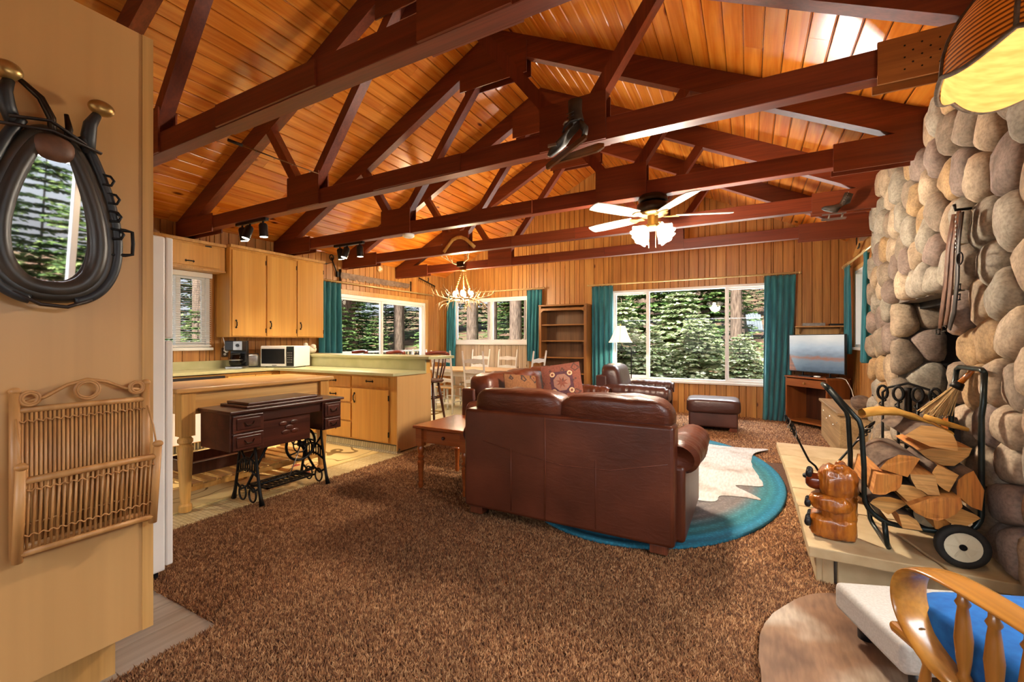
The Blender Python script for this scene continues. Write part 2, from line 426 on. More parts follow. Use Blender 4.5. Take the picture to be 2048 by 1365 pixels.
# floors
t = NT('shag_carpet_backing'); nz = t.n('TexNoise'); nz.inputs['Scale'].default_value = 60; t.l(t.coord(), nz.inputs[0])
M_['carpet'] = t.set(t.ramp(nz.outputs[0], [(.3, lin('#3d2614')), (.7, lin('#6b4528'))]), .95)
CP = [(-3.33,YF),(-3.33,1.06),(-2.05,1.06),(-2.05,YB),(XR,YB),(XR,YF)]
floor = struct(MB().prism(CP[::-1][::-1], -.1, 0).obj('floor', M_['carpet']))
t = NT('carpet_tufts'); g = t.n('NewGeometry'); nz = t.n('TexNoise'); nz.inputs['Scale'].default_value = 2.2; nz.inputs['Detail'].default_value = 3; t.l(t.coord(), nz.inputs[0])
n2 = t.n('TexNoise'); n2.inputs['Scale'].default_value = 48; n2.inputs['Detail'].default_value = 2; t.l(t.coord(), n2.inputs[0])
av = t.n('Math', operation='MULTIPLY_ADD'); t.l(g.outputs['Random Per Island'], av.inputs[0]); av.inputs[1].default_value = .45; t.l(n2.outputs[0], av.inputs[2])
c1 = t.ramp(av.outputs[0], [(.35, lin('#4e301a')), (.6, lin('#774c2a')), (.8, lin('#986b42')), (1, lin('#ba9064'))])
c2 = t.ramp(nz.outputs[0], [(.35, (.85,.83,.81)), (.65, (1.1,1.08,1.06))])
M_['tuft'] = t.set(t.mix(1., c1, c2, 'MULTIPLY'), .9)
rg = np.random.default_rng(3)
def pile(n_target):
    pts = []
    for (x0,x1,y0,y1,dn) in ((-2.05,.9,.45,1.06,26000),(-3.33,.9,1.06,2.2,26000),(-3.33,.4,2.2,2.75,18000),(-3.33,.4,2.75,4.2,9000),(-2.6,1.3,5.2,8.05,4500)):
        n = int((x1-x0)*(y1-y0)*dn); pts.append(np.c_[rg.uniform(x0,x1,n), rg.uniform(y0,y1,n), np.full(n, dn)])
    return np.vstack(pts)
p = pile(0); n = len(p); k3 = 2
hgt = rg.uniform(.010,.021,n); ang = rg.uniform(0,2*PI,n); lean = rg.uniform(0,.02,n); la = rg.uniform(0,2*PI,n)
wdt = np.where(p[:,2] > 10000, .0042, np.where(p[:,2] > 5000, .0065, .009))*rg.uniform(.7,1.3,n)
V = np.zeros((n, 5, 3)); 
for i in range(4):
    a = ang+i*PI/2; V[:,i,0] = p[:,0]+np.cos(a)*wdt; V[:,i,1] = p[:,1]+np.sin(a)*wdt; V[:,i,2] = -.002
V[:,4,0] = p[:,0]+np.cos(la)*lean; V[:,4,1] = p[:,1]+np.sin(la)*lean; V[:,4,2] = hgt
F = np.array([[0,1,4],[1,2,4],[2,3,4],[3,0,4]])[None]+(np.arange(n)*5)[:,None,None]
me = bpy.data.meshes.new('carpet_pile'); me.vertices.add(n*5); me.vertices.foreach_set('co', V.reshape(-1))
me.loops.add(n*12); me.loops.foreach_set('vertex_index', F.reshape(-1).astype(np.int32))
me.polygons.add(n*4); me.polygons.foreach_set('loop_start', np.arange(0,n*12,3,dtype=np.int32)); me.polygons.foreach_set('use_smooth', np.ones(n*4, dtype=bool))
me.update(calc_edges=True); me.materials.append(M_['tuft'])
po = bpy.data.objects.new('carpet_pile', me); COL.objects.link(po); po.parent = floor; po['kind'] = 'stuff'
# vinyl
t = NT('mosaic_vinyl'); br = t.n('TexBrick'); co = t.coord((1,1,1)); t.l(co, br.inputs[0])
br.inputs['Scale'].default_value = 9; br.inputs['Color1'].default_value = lin('#d9c48d'); br.inputs['Color2'].default_value = lin('#e6d6a8'); br.inputs['Mortar'].default_value = lin('#a8905a')
br.inputs['Mortar Size'].default_value = .018; br.offset = .37; br.squash = .6; br.squash_frequency = 3
br2 = t.n('TexBrick'); t.l(t.coord((1,1,1)), br2.inputs[0]); br2.inputs['Scale'].default_value = 21; br2.inputs['Color1'].default_value = (1,1,1,1); br2.inputs['Color2'].default_value = (.9,.88,.82,1); br2.inputs['Mortar'].default_value = (.72,.66,.5,1); br2.inputs['Mortar Size'].default_value = .02; br2.offset = .3
M_['vinyl'] = t.set(t.mix(1., br.outputs[0], br2.outputs[0], 'MULTIPLY'), .3)
struct(MB().prism([(XL,1.06),(-3.33,1.06),(-3.33,YF),(XL,YF)], -.1, -.002).obj('floor_vinyl', M_['vinyl']))
M_['lam'] = wood('grey_laminate', '#8d7d6d', '#ab9b8a', 'Y', .5, .4, 0, .1, .05, .6)
fl = struct(MB().prism([(XL,YB),(-2.05,YB),(-2.05,1.06),(XL,1.06)], -.1, -.012).obj('floor_laminate', M_['groove']))
x = -2.05-.19
while x > -4.2:
    ys = [YB, YB+.6+rnd.random()*1.2, .2+rnd.random()*.6, 1.06]
    for a, b in zip(ys[:-1], ys[1:]):
        o = MB().box(-.0935,.0935,-(b-a)/2+.001,(b-a)/2-.001,-.012,.0).obj('plank', M_['lam'], fl, loc=(x+.095,(a+b)/2,0))
    x -= .19
# ------------------------------------------------------------------ stone chimney and hearth
def stone_mat():
    t = NT('river_stone'); oi = t.n('ObjectInfo')
    base = t.ramp(oi.outputs['Random'], [(0, lin('#8e7f6e')), (.18, lin('#a8937a')), (.36, lin('#9a9284')), (.52, lin('#b3a088')), (.68, lin('#8b7a70')), (.82, lin('#ad8f68')), (.92, lin('#a39a8c'))], 'CONSTANT')
    a = t.n('TexNoise'); a.inputs['Scale'].default_value = 9; a.inputs['Detail'].default_value = 8; t.l(t.coord((1,1,1), 5.), a.inputs[0])
    b = t.n('TexNoise'); b.inputs['Scale'].default_value = 70; b.inputs['Detail'].default_value = 3; t.l(t.coord((1,1,1), 5.), b.inputs[0])
    c = t.mix(1., base, t.ramp(a.outputs[0], [(.3, (.62,.58,.54)), (.7, (1.2,1.17,1.12))]), 'MULTIPLY')
    c = t.mix(1., c, t.ramp(b.outputs[0], [(.35, (.75,.75,.75)), (.6, (1.05,1.05,1.05))]), 'MULTIPLY')
    t.bump(a.outputs[0], .55, .02); return t.set(c, .8)
M_['stone'] = stone_mat()
M_['mortar'] = pm('dark_mortar', '#5c5146', '#74675a', 30, .95, .4)
M_['soot'] = pm('sooty_firebrick', '#0e0b09', '#1b1512', 14, .95, .4)
def clip(poly, p, n):
    out = []
    for i in range(len(poly)):
        a = poly[i]; b = poly[(i+1)%len(poly)]
        da = (a[0]-p[0])*n[0]+(a[1]-p[1])*n[1]; db = (b[0]-p[0])*n[0]+(b[1]-p[1])*n[1]
        if da <= 0: out.append(a)
        if da*db < 0:
            t_ = da/(da-db); out.append((a[0]+(b[0]-a[0])*t_, a[1]+(b[1]-a[1])*t_))
    return out
def cell(i, S, dom):
    poly = dom; c = S[i]
    for d2, j in sorted(((S[j][0]-c[0])**2+(S[j][1]-c[1])**2, j) for j in range(len(S)) if j != i)[:22]:
        m = ((c[0]+S[j][0])/2, (c[1]+S[j][1])/2); poly = clip(poly, m, (S[j][0]-c[0], S[j][1]-c[1]))
        if len(poly) < 3: return None
    return poly
def cen(poly):
    A = cx = cy = 0
    for i in range(len(poly)):
        a = poly[i]; b = poly[(i+1)%len(poly)]; k = a[0]*b[1]-b[0]*a[1]; A += k; cx += (a[0]+b[0])*k; cy += (a[1]+b[1])*k
    return (cx/(3*A), cy/(3*A)) if abs(A) > 1e-9 else poly[0]
def stone(poly, M, dep, seed, parent, seg=18):
    c = cen(poly); rr = []
    for k in range(seg):
        a = 2*PI*k/seg; d = (math.cos(a), math.sin(a)); best = 1e9
        for i in range(len(poly)):
            p = poly[i]; q = poly[(i+1)%len(poly)]; e = (q[0]-p[0], q[1]-p[1]); den = d[0]*e[1]-d[1]*e[0]
            if abs(den) < 1e-9: continue
            s_ = ((p[0]-c[0])*e[1]-(p[1]-c[1])*e[0])/den
            if s_ > 0: best = min(best, s_)
        rr.append(best)
    av = sum(rr)/seg
    rr = [min(r, av*1.5) for r in rr]
    rr = [(rr[k-1]+4*rr[k]+rr[(k+1)%seg])/6 for k in range(seg)]
    vs = []; fs = []; prof = [(1.0,-.25),(.995,.22),(.94,.58),(.78,.86),(.42,1.0)]
    tx = noise.noise(Vector((seed,3.1,0)))*.5; ty = noise.noise(Vector((seed,9.7,2)))*.5
    for t_, h in prof:
        for k in range(seg):
            a = 2*PI*k/seg; x = rr[k]*t_*math.cos(a)*.985; y = rr[k]*t_*math.sin(a)*.985
            w = noise.noise(Vector((x*9+seed*3.3, y*9, seed)))*.22
            vs.append((x, y, dep*(h*(1+w)+(x*tx+y*ty)/max(av,.02)*.35*max(h,0))))
    n = len(prof); vs.append((0,0,dep*1.02))
    for i in range(n-1):
        for k in range(seg): fs.append((i*seg+k, i*seg+(k+1)%seg, (i+1)*seg+(k+1)%seg, (i+1)*seg+k))
    for k in range(seg): fs.append(((n-1)*seg+k, (n-1)*seg+(k+1)%seg, n*seg))
    o = MB().add(vs, fs).obj('stone', M_['stone'], parent, smooth=True); o.matrix_world = M @ Matrix.Translation((c[0], c[1], 0)); return o
def scatter(dom, rmin, rmax, seed, iters=3, hole=None, N=4000):
    rg = random.Random(seed); xs = [p[0] for p in dom]; ys = [p[1] for p in dom]; S = []
    for _ in range(N):
        p = (rg.uniform(min(xs),max(xs)), rg.uniform(min(ys),max(ys))); r = rg.uniform(rmin,rmax)
        if hole and hole[0] < p[0] < hole[1] and p[1] < hole[2]: continue
        if all((p[0]-q[0])**2*1.45+(p[1]-q[1])**2*.62 > ((r+q[2])/2)**2 for q in S): S.append((p[0],p[1],r))
    S = [(a,b) for a,b,_ in S]
    for _ in range(iters):
        G = ghosts(S, hole); A = S+G; S = [cen(cell(i, A, dom) or [s]) for i, s in enumerate(S)]
    return S
def ghosts(S, hole):
    if not hole: return []
    G = []; y0, y1, zt = hole
    for a, b in S:
        if b < zt+.02:
            if y0-.3 < a <= y0+.02: G.append((2*y0-a+.001, b))
            if y1-.02 <= a < y1+.3: G.append((2*y1-a-.001, b))
        if y0 < a < y1 and zt <= b < zt+.3: G.append((a, 2*zt-b))
    return G
CH0, CH1, O0, O1, OZ = 2.44, 5.35, 3.42, 4.72, 1.56
body = MB()
def roofz(x): return APEX-.004-.5*(x-RX)
MP = frame((0,0,0), (1,0,0), (0,0,1), (0,-1,0))      # (x, z) outline extruded along y, the top follows the roof slope
for y0, y1, z0 in ((CH0,O0,0),(O1,CH1,0),(O0,O1,OZ)): body.prism([(1.09,z0),(1.80,z0),(1.80,roofz(1.80)),(1.09,roofz(1.09))], -y1, -y0, MP)
body.box(1.75,1.80,O0,O1,0,OZ)
chim = body.obj('stone_chimney', M_['mortar']); tag(chim, 'tall fireplace chimney of rounded tan river stones with a dark firebox', 'fireplace')
MB().box(1.60,1.75,O0+.002,O1-.002,.2,OZ-.001).obj('firebox_back', M_['soot'], chim)
MB().box(1.22,1.60,O0+.002,O1-.002,OZ-.05,OZ-.001).obj('firebox_soffit', M_['soot'], chim)
MB().box(1.36,1.60,O1-.03,O1-.002,.195,OZ-.05).obj('firebox_side', M_['soot'], chim)
MB().box(1.16,1.60,O0+.002,O0+.02,.195,OZ-.05).obj('firebox_side', M_['soot'], chim)
dom = [(CH0-.02,.19),(CH1+.02,.19),(CH1+.02,2.80),(CH0-.02,2.80)]
S = scatter(dom, .13, .25, 7, 3, (O0,O1,OZ)); A = S+ghosts(S, (O0,O1,OZ))
MS = frame((1.085,0,0), (0,-1,0), (0,0,1), (-1,0,0))     # u = -y, v = z, out = -x
for i in range(len(S)):
    pl = cell(i, A, dom)
    if pl: stone([(-p[0], p[1]) for p in pl][::-1], MS, rnd.uniform(.05,.095), i*1.7, chim)
domj = [(1.05,.2),(1.39,.2),(1.39,OZ+.02),(1.05,OZ+.02)]; S = scatter(domj, .17, .28, 21, 3)
MJ = frame((0,O1-.005,0), (1,0,0), (0,0,1), (0,-1,0))
for i in range(len(S)):
    pl = cell(i, S, domj)
    if pl: stone(pl, MJ, rnd.uniform(.05,.08), 50+i*2.3, chim)
domn = [(-1.295,.2),(-1.05,.2),(-1.05,2.70),(-1.295,2.70)]; S = scatter(domn, .16, .24, 31, 2)      # near end return
ME = frame((0,CH0+.01,0), (1,0,0), (0,0,1), (0,-1,0))
for i in range(len(S)):
    pl = cell(i, S, domn)
    if pl: stone([(-p[0],p[1]) for p in pl][::-1], ME, .06, 90+i, chim)
domf = domn; MFs = frame((0,CH1-.01,0), (-1,0,0), (0,0,1), (0,1,0)); S = scatter(domf, .16, .24, 33, 2)
for i in range(len(S)):
    pl = cell(i, S, domf)
    if pl: stone(pl, MFs, .06, 120+i, chim)

M_['slab'] = pm('hearth_flagstone', '#b0966c', '#cdb68c', 6, .75, .35, dist=.01, detail=8)
hearth = MB().box(.335,1.085,2.76,5.24,0,.145).obj('hearth', M_['mortar']); tag(hearth, 'low raised hearth of sandstone flags before the fireplace', 'hearth')
def slab(poly, z0, z1, nm='slab'):
    c = (sum(p[0] for p in poly)/len(poly), sum(p[1] for p in poly)/len(poly)); q = []
    for i in range(len(poly)):
        a = poly[i]; b = poly[(i+1)%len(poly)]
        for k in range(5):
            s_ = k/5; x = a[0]+(b[0]-a[0])*s_; y = a[1]+(b[1]-a[1])*s_; w = .006*noise.noise(Vector((x*11,y*11,z0*40)))
            q.append((x-c[0]+w, y-c[1]+w))
    return MB().prism(q, z0, z1).obj(nm, M_['slab'], hearth, loc=(c[0],c[1],0), bevel=.006)
for pl in ([(.27,2.68),(.80,2.69),(.70,3.08),(.62,3.31),(.28,3.31)], [(.815,2.69),(1.09,2.69),(1.09,3.31),(.635,3.31),(.715,3.08)], [(.28,3.325),(.66,3.325),(.66,3.70),(.28,3.70)], [(.675,3.325),(1.09,3.325),(1.09,3.70),(.675,3.70)],
           [(.28,3.715),(1.09,3.715),(1.09,4.25),(.275,4.25)], [(.275,4.265),(.72,4.265),(.70,4.72),(.265,4.72)], [(.735,4.265),(1.09,4.265),(1.09,4.72),(.715,4.72)], [(.265,4.735),(1.09,4.735),(1.09,5.28),(.255,5.28)]):
    slab(pl, .145, .20)
MB().box(1.08,1.60,O0,O1,.0,.195).obj('slab', M_['slab'], hearth)
for x0,x1 in ((.335,.385),(.40,.70),(.715,1.02)): MB().box(x0,x1,2.735,2.77,.002,.144).obj('base_stone', M_['slab'], hearth, bevel=.006)
for y0,y1 in ((2.74,3.05),(3.065,3.5),(3.515,4.0),(4.015,4.6),(4.615,5.2)): MB().box(.31,.345,y0,y1,.002,.144).obj('base_stone', M_['slab'], hearth, bevel=.006)

# ------------------------------------------------------------------ things on and around the hearth
def arc(c, r, a0, a1, n, ax='xz', y=0):
    out = []
    for i in range(n+1):
        a = R(a0+(a1-a0)*i/n); u = c[0]+r*math.cos(a); v = c[1]+r*math.sin(a); out.append((u,y,v) if ax == 'xz' else (u,v,y))
    return out
M_['cart'] = pm('dark_green_black_tube', '#1c2422', '#2b3330', 20, .3, .05, .5)
cart = thing('log_cart', 'dark tubular firewood cart with one white hubbed wheel, loaded on the hearth', 'log cart', (.735,2.98,.2))
hl, hr, zb = -.215, .215, .135
for yy, nm in ((-.17,'hoop'),(.17,'hoop')):
    path = [(hl-.12,0,.80),(hl-.02,yy,.64),(hl-.01,yy,.60)]+[(hl,yy,.4),(hl,yy,zb+.13)]+arc((hl+.13,zb+.13),.13,180,270,6,'xz',yy)+arc((hr-.11,zb+.11),.11,270,360,6,'xz',yy)+[(hr,yy,.45),(hr,yy,.70),(hr+.006,yy,.76),(hr+.016,yy*.9,.90)]
    path[0] = (hl-.13, yy*.55, .79)
    MB().tube(path, .0125, 8).obj(nm, M_['cart'], cart, smooth=True)
MB().tube([(hl-.13,-.0935,.79),(hl-.145,-.05,.805),(hl-.145,.05,.805),(hl-.13,.0935,.79)], .0125, 8).obj('handle', M_['cart'], cart, smooth=True)
MB().tube([(hr+.016,-.153,.90),(hr+.018,-.12,.915),(hr+.018,.12,.915),(hr+.016,.153,.90)], .0125, 8).obj('handle', M_['cart'], cart, smooth=True)
for x_ in (-.12, 0, .12): MB().bar((x_,-.17,zb-.006),(x_,.17,zb-.006),.03,.008).obj('cross_bar', M_['cart'], cart)
MB().tube([(-.135,-.17,zb+.01),(-.125,-.17,.04),(-.115,-.155,.013),(-.115,.15,.013),(-.125,.17,.04),(-.135,.17,zb+.01)], .012, 8).obj('stand_foot', M_['cart'], cart, smooth=True)
MB().tube([(hr-.08,-.21,.098),(hr-.08,.21,.098)], .008, 8).obj('axle', M_['steel'], cart, smooth=True)
for x_ in (hr-.11, hr-.05): MB().bar((x_,-.165,zb+.01),(hr-.08,-.165,.09),.02,.01,(0,1,0)).obj('axle_bracket', M_['cart'], cart)
M_['rubber'] = pm('tyre_rubber', '#15130f', '#24201b', 25, .8, .2)
M_['hub'] = pm('cream_plastic_hub', '#cfc3a2', '#e0d6b8', 6, .5, .05)
for yy in (-.215,.215):
    MWh = T(hr-.08, yy, .098, rx=PI/2)
    ty = MB().lathe([(.068,-.02),(.09,-.022),(.097,-.012),(.097,.012),(.09,.022),(.068,.02),(.062,0)], 28, M=MWh, cap=False).obj('wheel', M_['rubber'], cart, smooth=True)
    MB().lathe([(.069,-.012),(.066,-.016),(.02,-.006),(.02,.006),(.066,.016),(.069,.012)], 28, M=MWh).obj('hub', M_['hub'], ty, auto=True)
    MB().lathe([(.014,-.018),(.014,.018)], 14, M=MWh).obj('axle_nut', M_['iron'], ty)
    for k in range(6):
        a = k*PI/3; MB().box(.018,.062,-.004,.004,-.014,.014, MWh @ Euler((0,0,a)).to_matrix().to_4x4()).obj('spoke', M_['hub'], ty)
# split logs
M_['logend2'] = wood('fresh_log_end', '#b5671f', '#d8903c', 'Z', 1.6, .8, 0, .2, .6, 1.)
def logmat():
    t = NT('split_pine'); nz = t.n('TexNoise'); nz.inputs['Detail'].default_value = 5; nz.inputs['Scale'].default_value = 1; t.l(t.coord((60,5,60), 5.), nz.inputs[0])
    c = t.ramp(nz.outputs[0], [(.3, lin('#a7682c')), (.6, lin('#c98a44')), (.75, lin('#dba45c'))]); t.bump(nz.outputs[0], .4, .006); return t.set(c, .75)
M_['split'] = logmat(); M_['logbark'] = pm('log_bark', '#3e2c20', '#7b6552', 25, .95, .9, stretch=(1,.3,1), dist=.01)
M_['logend'] = wood('sawn_log_end', '#c08038', '#e0aa62', 'X', 1.3, .75, 0, .25, .5, .9)
LOGS = [  # x, z (in cart), kind, size, roll, y shift
 (-.086,.442,'q',.105,115,-.04),(.032,.594,'h',.10,74,-.02),(.105,.500,'h',.095,-80,.06),
 (-.157,.370,'q',.10,-48,-.06),(.008,.386,'q',.09,232,-.03),(.085,.410,'q',.085,199,-.01),(.156,.366,'h',.09,188,-.03),
 (-.124,.226,'q',.095,97,.0),(-.052,.310,'q',.085,83,-.02),(.032,.278,'h',.10,-69,-.07),(.129,.214,'q',.095,94,.0),
 (-.063,.172,'q',.07,53,-.05),(.071,.171,'q',.065,52,.0)]
LOGL = ['split log with a flat top resting against the hoop beside the carved bear', 'broad split log lying directly under the suede glove', 'split log with grey weathered side at the top by the chimney',
 'split log in the second row touching the hoop beside the carved bear', 'narrow split log wedged in the middle of the second row', 'pointed split log between the middle and the chimney side of the second row', 'wide split log in the second row against the chimney side post',
 'split log low in the cart above the stand foot', 'small split log low in the cart next to the bark covered one', 'curved half log with thick bark at the bottom middle of the cart', 'split log low in the cart over the wheel',
 'smallest split log at the very bottom beside the stand foot', 'split log at the very bottom beside the wheel']
for i,(x_,z_,k,s_,ro,dy) in enumerate(LOGS):
    span = {'q':100,'h':160}[k]; pts = [(0,0)]; nseg = 7; nb_ = noise.noise(Vector((i*3.1,0,0)))
    for j in range(nseg+1):
        a = R(-span/2+span*j/nseg); r = s_*(1+.10*noise.noise(Vector((i*2.7,j*.9,1)))); pts.append((r*math.cos(a)-s_*.45, r*math.sin(a)))
    pts[0] = (-s_*.45+.01*nb_, .01*nb_)
    ca, sa = math.cos(R(ro)), math.sin(R(ro)); pts = [(p[0]*ca-p[1]*sa, p[0]*sa+p[1]*ca) for p in pts]
    l = thing('split_log', LOGL[i], 'firewood', (.735+x_, 2.98+dy, .2+z_), 0, 'split logs in the cart')
    Ly = rnd.uniform(.19,.22) if i != 12 else .185; n = len(pts); vs = []; cuts = 5
    for c_ in range(cuts):
        yy = -Ly+2*Ly*c_/(cuts-1)
        for j, p_ in enumerate(pts): vs.append((p_[0]+.005*noise.noise(Vector((i,c_*1.3,j))), yy+(.010*noise.noise(Vector((p_[0]*30,p_[1]*30,i+c_))) if c_ in (0,cuts-1) else 0), p_[1]+.005*noise.noise(Vector((i+9,c_*1.3,j)))))
    sides = [(c_*n+j, (c_+1)*n+j, (c_+1)*n+(j+1)%n, c_*n+(j+1)%n) for c_ in range(cuts-1) for j in (0, n-1)]
    barkf = [(c_*n+j, (c_+1)*n+j, (c_+1)*n+(j+1)%n, c_*n+(j+1)%n) for c_ in range(cuts-1) for j in range(1, n-1)]
    for j in (0, n-1):
        k2 = (j+1)%n; vv = [vs[c_*n+m_] for c_ in range(cuts) for m_ in (j,k2)]; MB().add(vv, [(2*c_,2*c_+2,2*c_+3,2*c_+1) for c_ in range(cuts-1)]).obj('split_face', M_['split'], l)
    if 0: MB().add(vs, sides).obj('split_face', M_['split'], l, auto=True)
    MB().add([vs[c_*n+j] for c_ in range(cuts) for j in range(1,n)], [(c_*(n-1)+j,(c_+1)*(n-1)+j,(c_+1)*(n-1)+j+1,c_*(n-1)+j+1) for c_ in range(cuts-1) for j in range(n-2)]).obj('bark', M_['logbark'], l, smooth=True)
    for q, fc in ((0, tuple(range(n))), (cuts-1, tuple(range(n-1,-1,-1)))): MB().add(vs[q*n:(q+1)*n], [fc]).obj('end_grain', M_['logend' if i % 3 else 'logend2'], l)
# glove
M_['glove'] = pm('yellow_suede', '#b9822a', '#d8a246', 18, .85, .4)
gl = MB()
def glv(u, v):
    a = 2*PI*v; L = u*.36; wx = .055+.025*math.sin(PI*min(1,u*1.1)); hz = .022*(1-.35*u)
    return (L-.18, wx*math.cos(a), hz*math.sin(a)+.035*math.sin(u*4.2)-.02*u+.006*noise.noise(Vector((L*30,a,2))))
gl.grid(glv, 22, 12, cv=True)
for k in range(4): gl.tube([(.13,-.035+k*.023,.0),(.18,-.04+k*.026,-.01),(.235,-.045+k*.027,-.022)], [.014,.013,.009], 8)
gl.tube([(.06,-.05,.02),(.10,-.085,.01),(.14,-.095,.0)], [.016,.014,.010], 8)
g_ = gl.obj('work_glove', M_['glove'], loc=(.71,2.95,.853), rot=(0,R(4),R(8)), smooth=True); tag(g_, 'yellow suede work glove lying on top of the firewood', 'glove')
# carved bear
M_['bearo'] = pm('varnished_carved_pine', '#7d3a0c', '#c4741f', 38, .3, .9, stretch=(1,1,.22), dist=.012, Coat_Weight=.6)
M_['beard'] = pm('dark_stained_muzzle', '#5c1f0a', '#7d3212', 14, .2, .3, Coat_Weight=.6)
bear = thing('carved_bear', 'chainsaw carved wooden bear cub with black claws sitting on the hearth corner', 'carving', (.400,2.88,.2), R(-12))
bb = MB(); bb.sq((.0,0,.06), (.10,.078,.065), .45, .5, 44, 24, wob=.012, fr=26)      # seat and feet
bb.sq((.025,0,.16), (.078,.072,.10), .6, .6, 44, 24, wob=.014, fr=26, seed=2)
bb.obj('body', M_['bearo'], bear, smooth=True)
MB().sq((-.005,-.02,.19), (.095,.078,.045), .6, .6, 40, 20, wob=.011, fr=28, seed=4).obj('arm', M_['bearo'], bear, smooth=True)
hd = MB().sq((.022,0,.295), (.085,.078,.09), .65, .65, 44, 24, wob=.012, fr=28, seed=5).obj('head', M_['bearo'], bear, smooth=True)
MB().sq((-.075,-.01,.285), (.048,.042,.042), .8, .8, 20, 12, wob=.003, fr=40).obj('muzzle', M_['beard'], hd, smooth=True)
MB().sq((-.12,-.01,.305), (.016,.018,.013), .9, .9, 12, 8).obj('nose', M_['black'], hd, smooth=True)
for s_ in (-1,1): MB().sq((.03,s_*.05,.375), (.026,.015,.026), .9, .9, 14, 8).obj('ear', M_['bearo'], hd, smooth=True)
for gx, gy, gz_, n_ in ((-.105,-.07,.085,5),(-.105,.02,.085,4),(-.105,-.07,.185,4),(-.10,-.065,.345,4)):
    for k in range(n_):
        MB().sq((gx-.004*k*0, gy+k*.016-.0, gz_-abs(k-n_/2)*.006), (.016,.0065,.021), .9, .9, 10, 6, M=None).obj('claw', M_['black'], bear, smooth=True)
# fire tools
ft = thing('fire_tool_set', 'black wrought iron fire tool set with looped handles against the jamb', 'fire tools', (.93,3.78,.2), R(-20))
MB().lathe([(.13,0),(.13,.012),(.03,.022),(.012,.03)], 20).obj('base', M_['iron'], ft, smooth=True)
MB().tube([(0,0,.02),(0,0,.74)], .020, 8).obj('pole', M_['iron'], ft, smooth=True)
MB().tube([(-.13,0,.58),(-.13,0,.70),(-.10,0,.735),(0,0,.77),(.10,0,.735),(.13,0,.70),(.13,0,.58)], .008, 8).obj('hanger_bar', M_['iron'], ft, smooth=True)
for k, (x_, y_) in enumerate(((-.13,0),(.13,0),(-.045,-.03),(.05,-.03))):
    tl = MB().tube([(x_,y_,.66),(x_,y_,.07)], .008, 6).obj('tool', M_['iron'], ft, smooth=True)
    lp = [(x_+.026*math.cos(a), y_, .70+.045*math.sin(a)) for a in [2*PI*i/14 for i in range(14)]]
    MB().tube(lp, .009, 6, closed=True).obj('loop_handle', M_['iron'], tl, smooth=True)
    MB().tube([(x_+.018*math.cos(i*.9), y_+.018*math.sin(i*.9), .65-.008*i) for i in range(14)], .005, 5).obj('twist', M_['iron'], tl, smooth=True)
    if k == 2: MB().sq((x_,y_,.085), (.05,.012,.06), .6, .8, 14, 8).obj('shovel_blade', M_['iron'], tl, smooth=True)
    if k == 3: MB().tube([(x_,y_,.09),(x_+.03,y_,.07),(x_+.045,y_,.10)], .006, 6).obj('poker_hook', M_['iron'], tl, smooth=True)
# spiral handled tongs
tg = thing('fire_tongs', 'long iron fire tongs with twisted cage handles leaning at the hearth edge', 'fire tongs', (.43,3.98,.2), 0)
for s_ in (0, 1):
    b0 = Vector((.06+.07*s_, .05-.12*s_, .02)); m = Vector((-.02+.17*s_,.04,.13)); e = Vector((-.17+.55*s_, .0+.12*s_, .46-.02*s_)); 
    ar = MB().tube([b0, b0*.5+m*.5+Vector((0,0,.02)), m, m*.4+e*.6, e], .008, 7).obj('arm', M_['iron'], tg, smooth=True)
    d_ = (e-m).normalized(); u_ = d_.cross(Vector((0,1,0))).normalized(); v_ = d_.cross(u_)
    for q in range(3):
        MB().tube([e-d_*.18+d_*(.20*i/16)+(u_*math.cos(i*.75+q*2.1)+v_*math.sin(i*.75+q*2.1))*.022*math.sin(PI*i/16) for i in range(17)], .0045, 5).obj('twisted_handle', M_['steel'] if q == 0 else M_['iron'], ar, smooth=True)
    MB().tube([b0+Vector((-.06+.055*math.cos(a), .028*math.sin(a), .0)) for a in [2*PI*i/16 for i in range(16)]], .006, 6, closed=True).obj('loop', M_['iron'], ar, smooth=True)
# paper bag with printed lines
M_['kraft'] = pm('kraft_paper', '#a98660', '#c2a07a', 20, .9, .5, dist=.006)
M_['whitep'] = pm('white_label_paper', '#cfc4b4', '#ded5c8', 20, .8, .1)
bag = thing('fire_starter_bag', 'brown paper bag with a white printed label standing behind the log cart', 'bag', (.64,3.62,.2), R(22))
MB().sq((0,0,.13), (.085,.06,.135), .35, .4, 24, 14, wob=.006, fr=18).obj('bag', M_['kraft'], bag, smooth=True)
lb = MB().box(-.065,.065,-.068,-.064,.09,.23).obj('label_panel', M_['whitep'], bag)
for i, w_ in enumerate((.05,.08,.07,.085,.06)):
    MB().box(-w_/2,w_/2,-.0695,-.068,.205-i*.02,.212-i*.02).obj('text_line', M_['iron'], lb)
# wood bin
M_['oldpine'] = wood('worn_pine_box', '#9c7a4e', '#c2a070', 'Y', .7, .5, .5, .08, .1, .7)
bn = thing('firewood_bin', 'long worn pine storage box standing between the desk and the hearth', 'storage box', (1.05,6.35,0))
MB().box(-.2,.2,-.66,.66,.0,.46).obj('body', M_['oldpine'], bn, bevel=.006)
MB().box(-.225,.215,-.69,.69,.46,.49).obj('lid', M_['oldpine'], bn, bevel=.006)
for k in range(5): MB().lathe([(.009,0),(.007,.006)], 8, M=T(-.2,-.5+.24*k,.36-.06*(k%2),ry=-PI/2)).obj('bolt_head', M_['steel'], bn)
wl_ = MB().sq((0,0,.085), (.075,.13,.085), .9, .9, 20, 12, wob=.01, fr=14); o = wl_.obj('firewood_round', M_['logbark'], loc=(1.08,5.95,.49), rot=(0,0,R(20)), smooth=True); tag(o, 'rough bark log lying on the pine storage box', 'firewood')
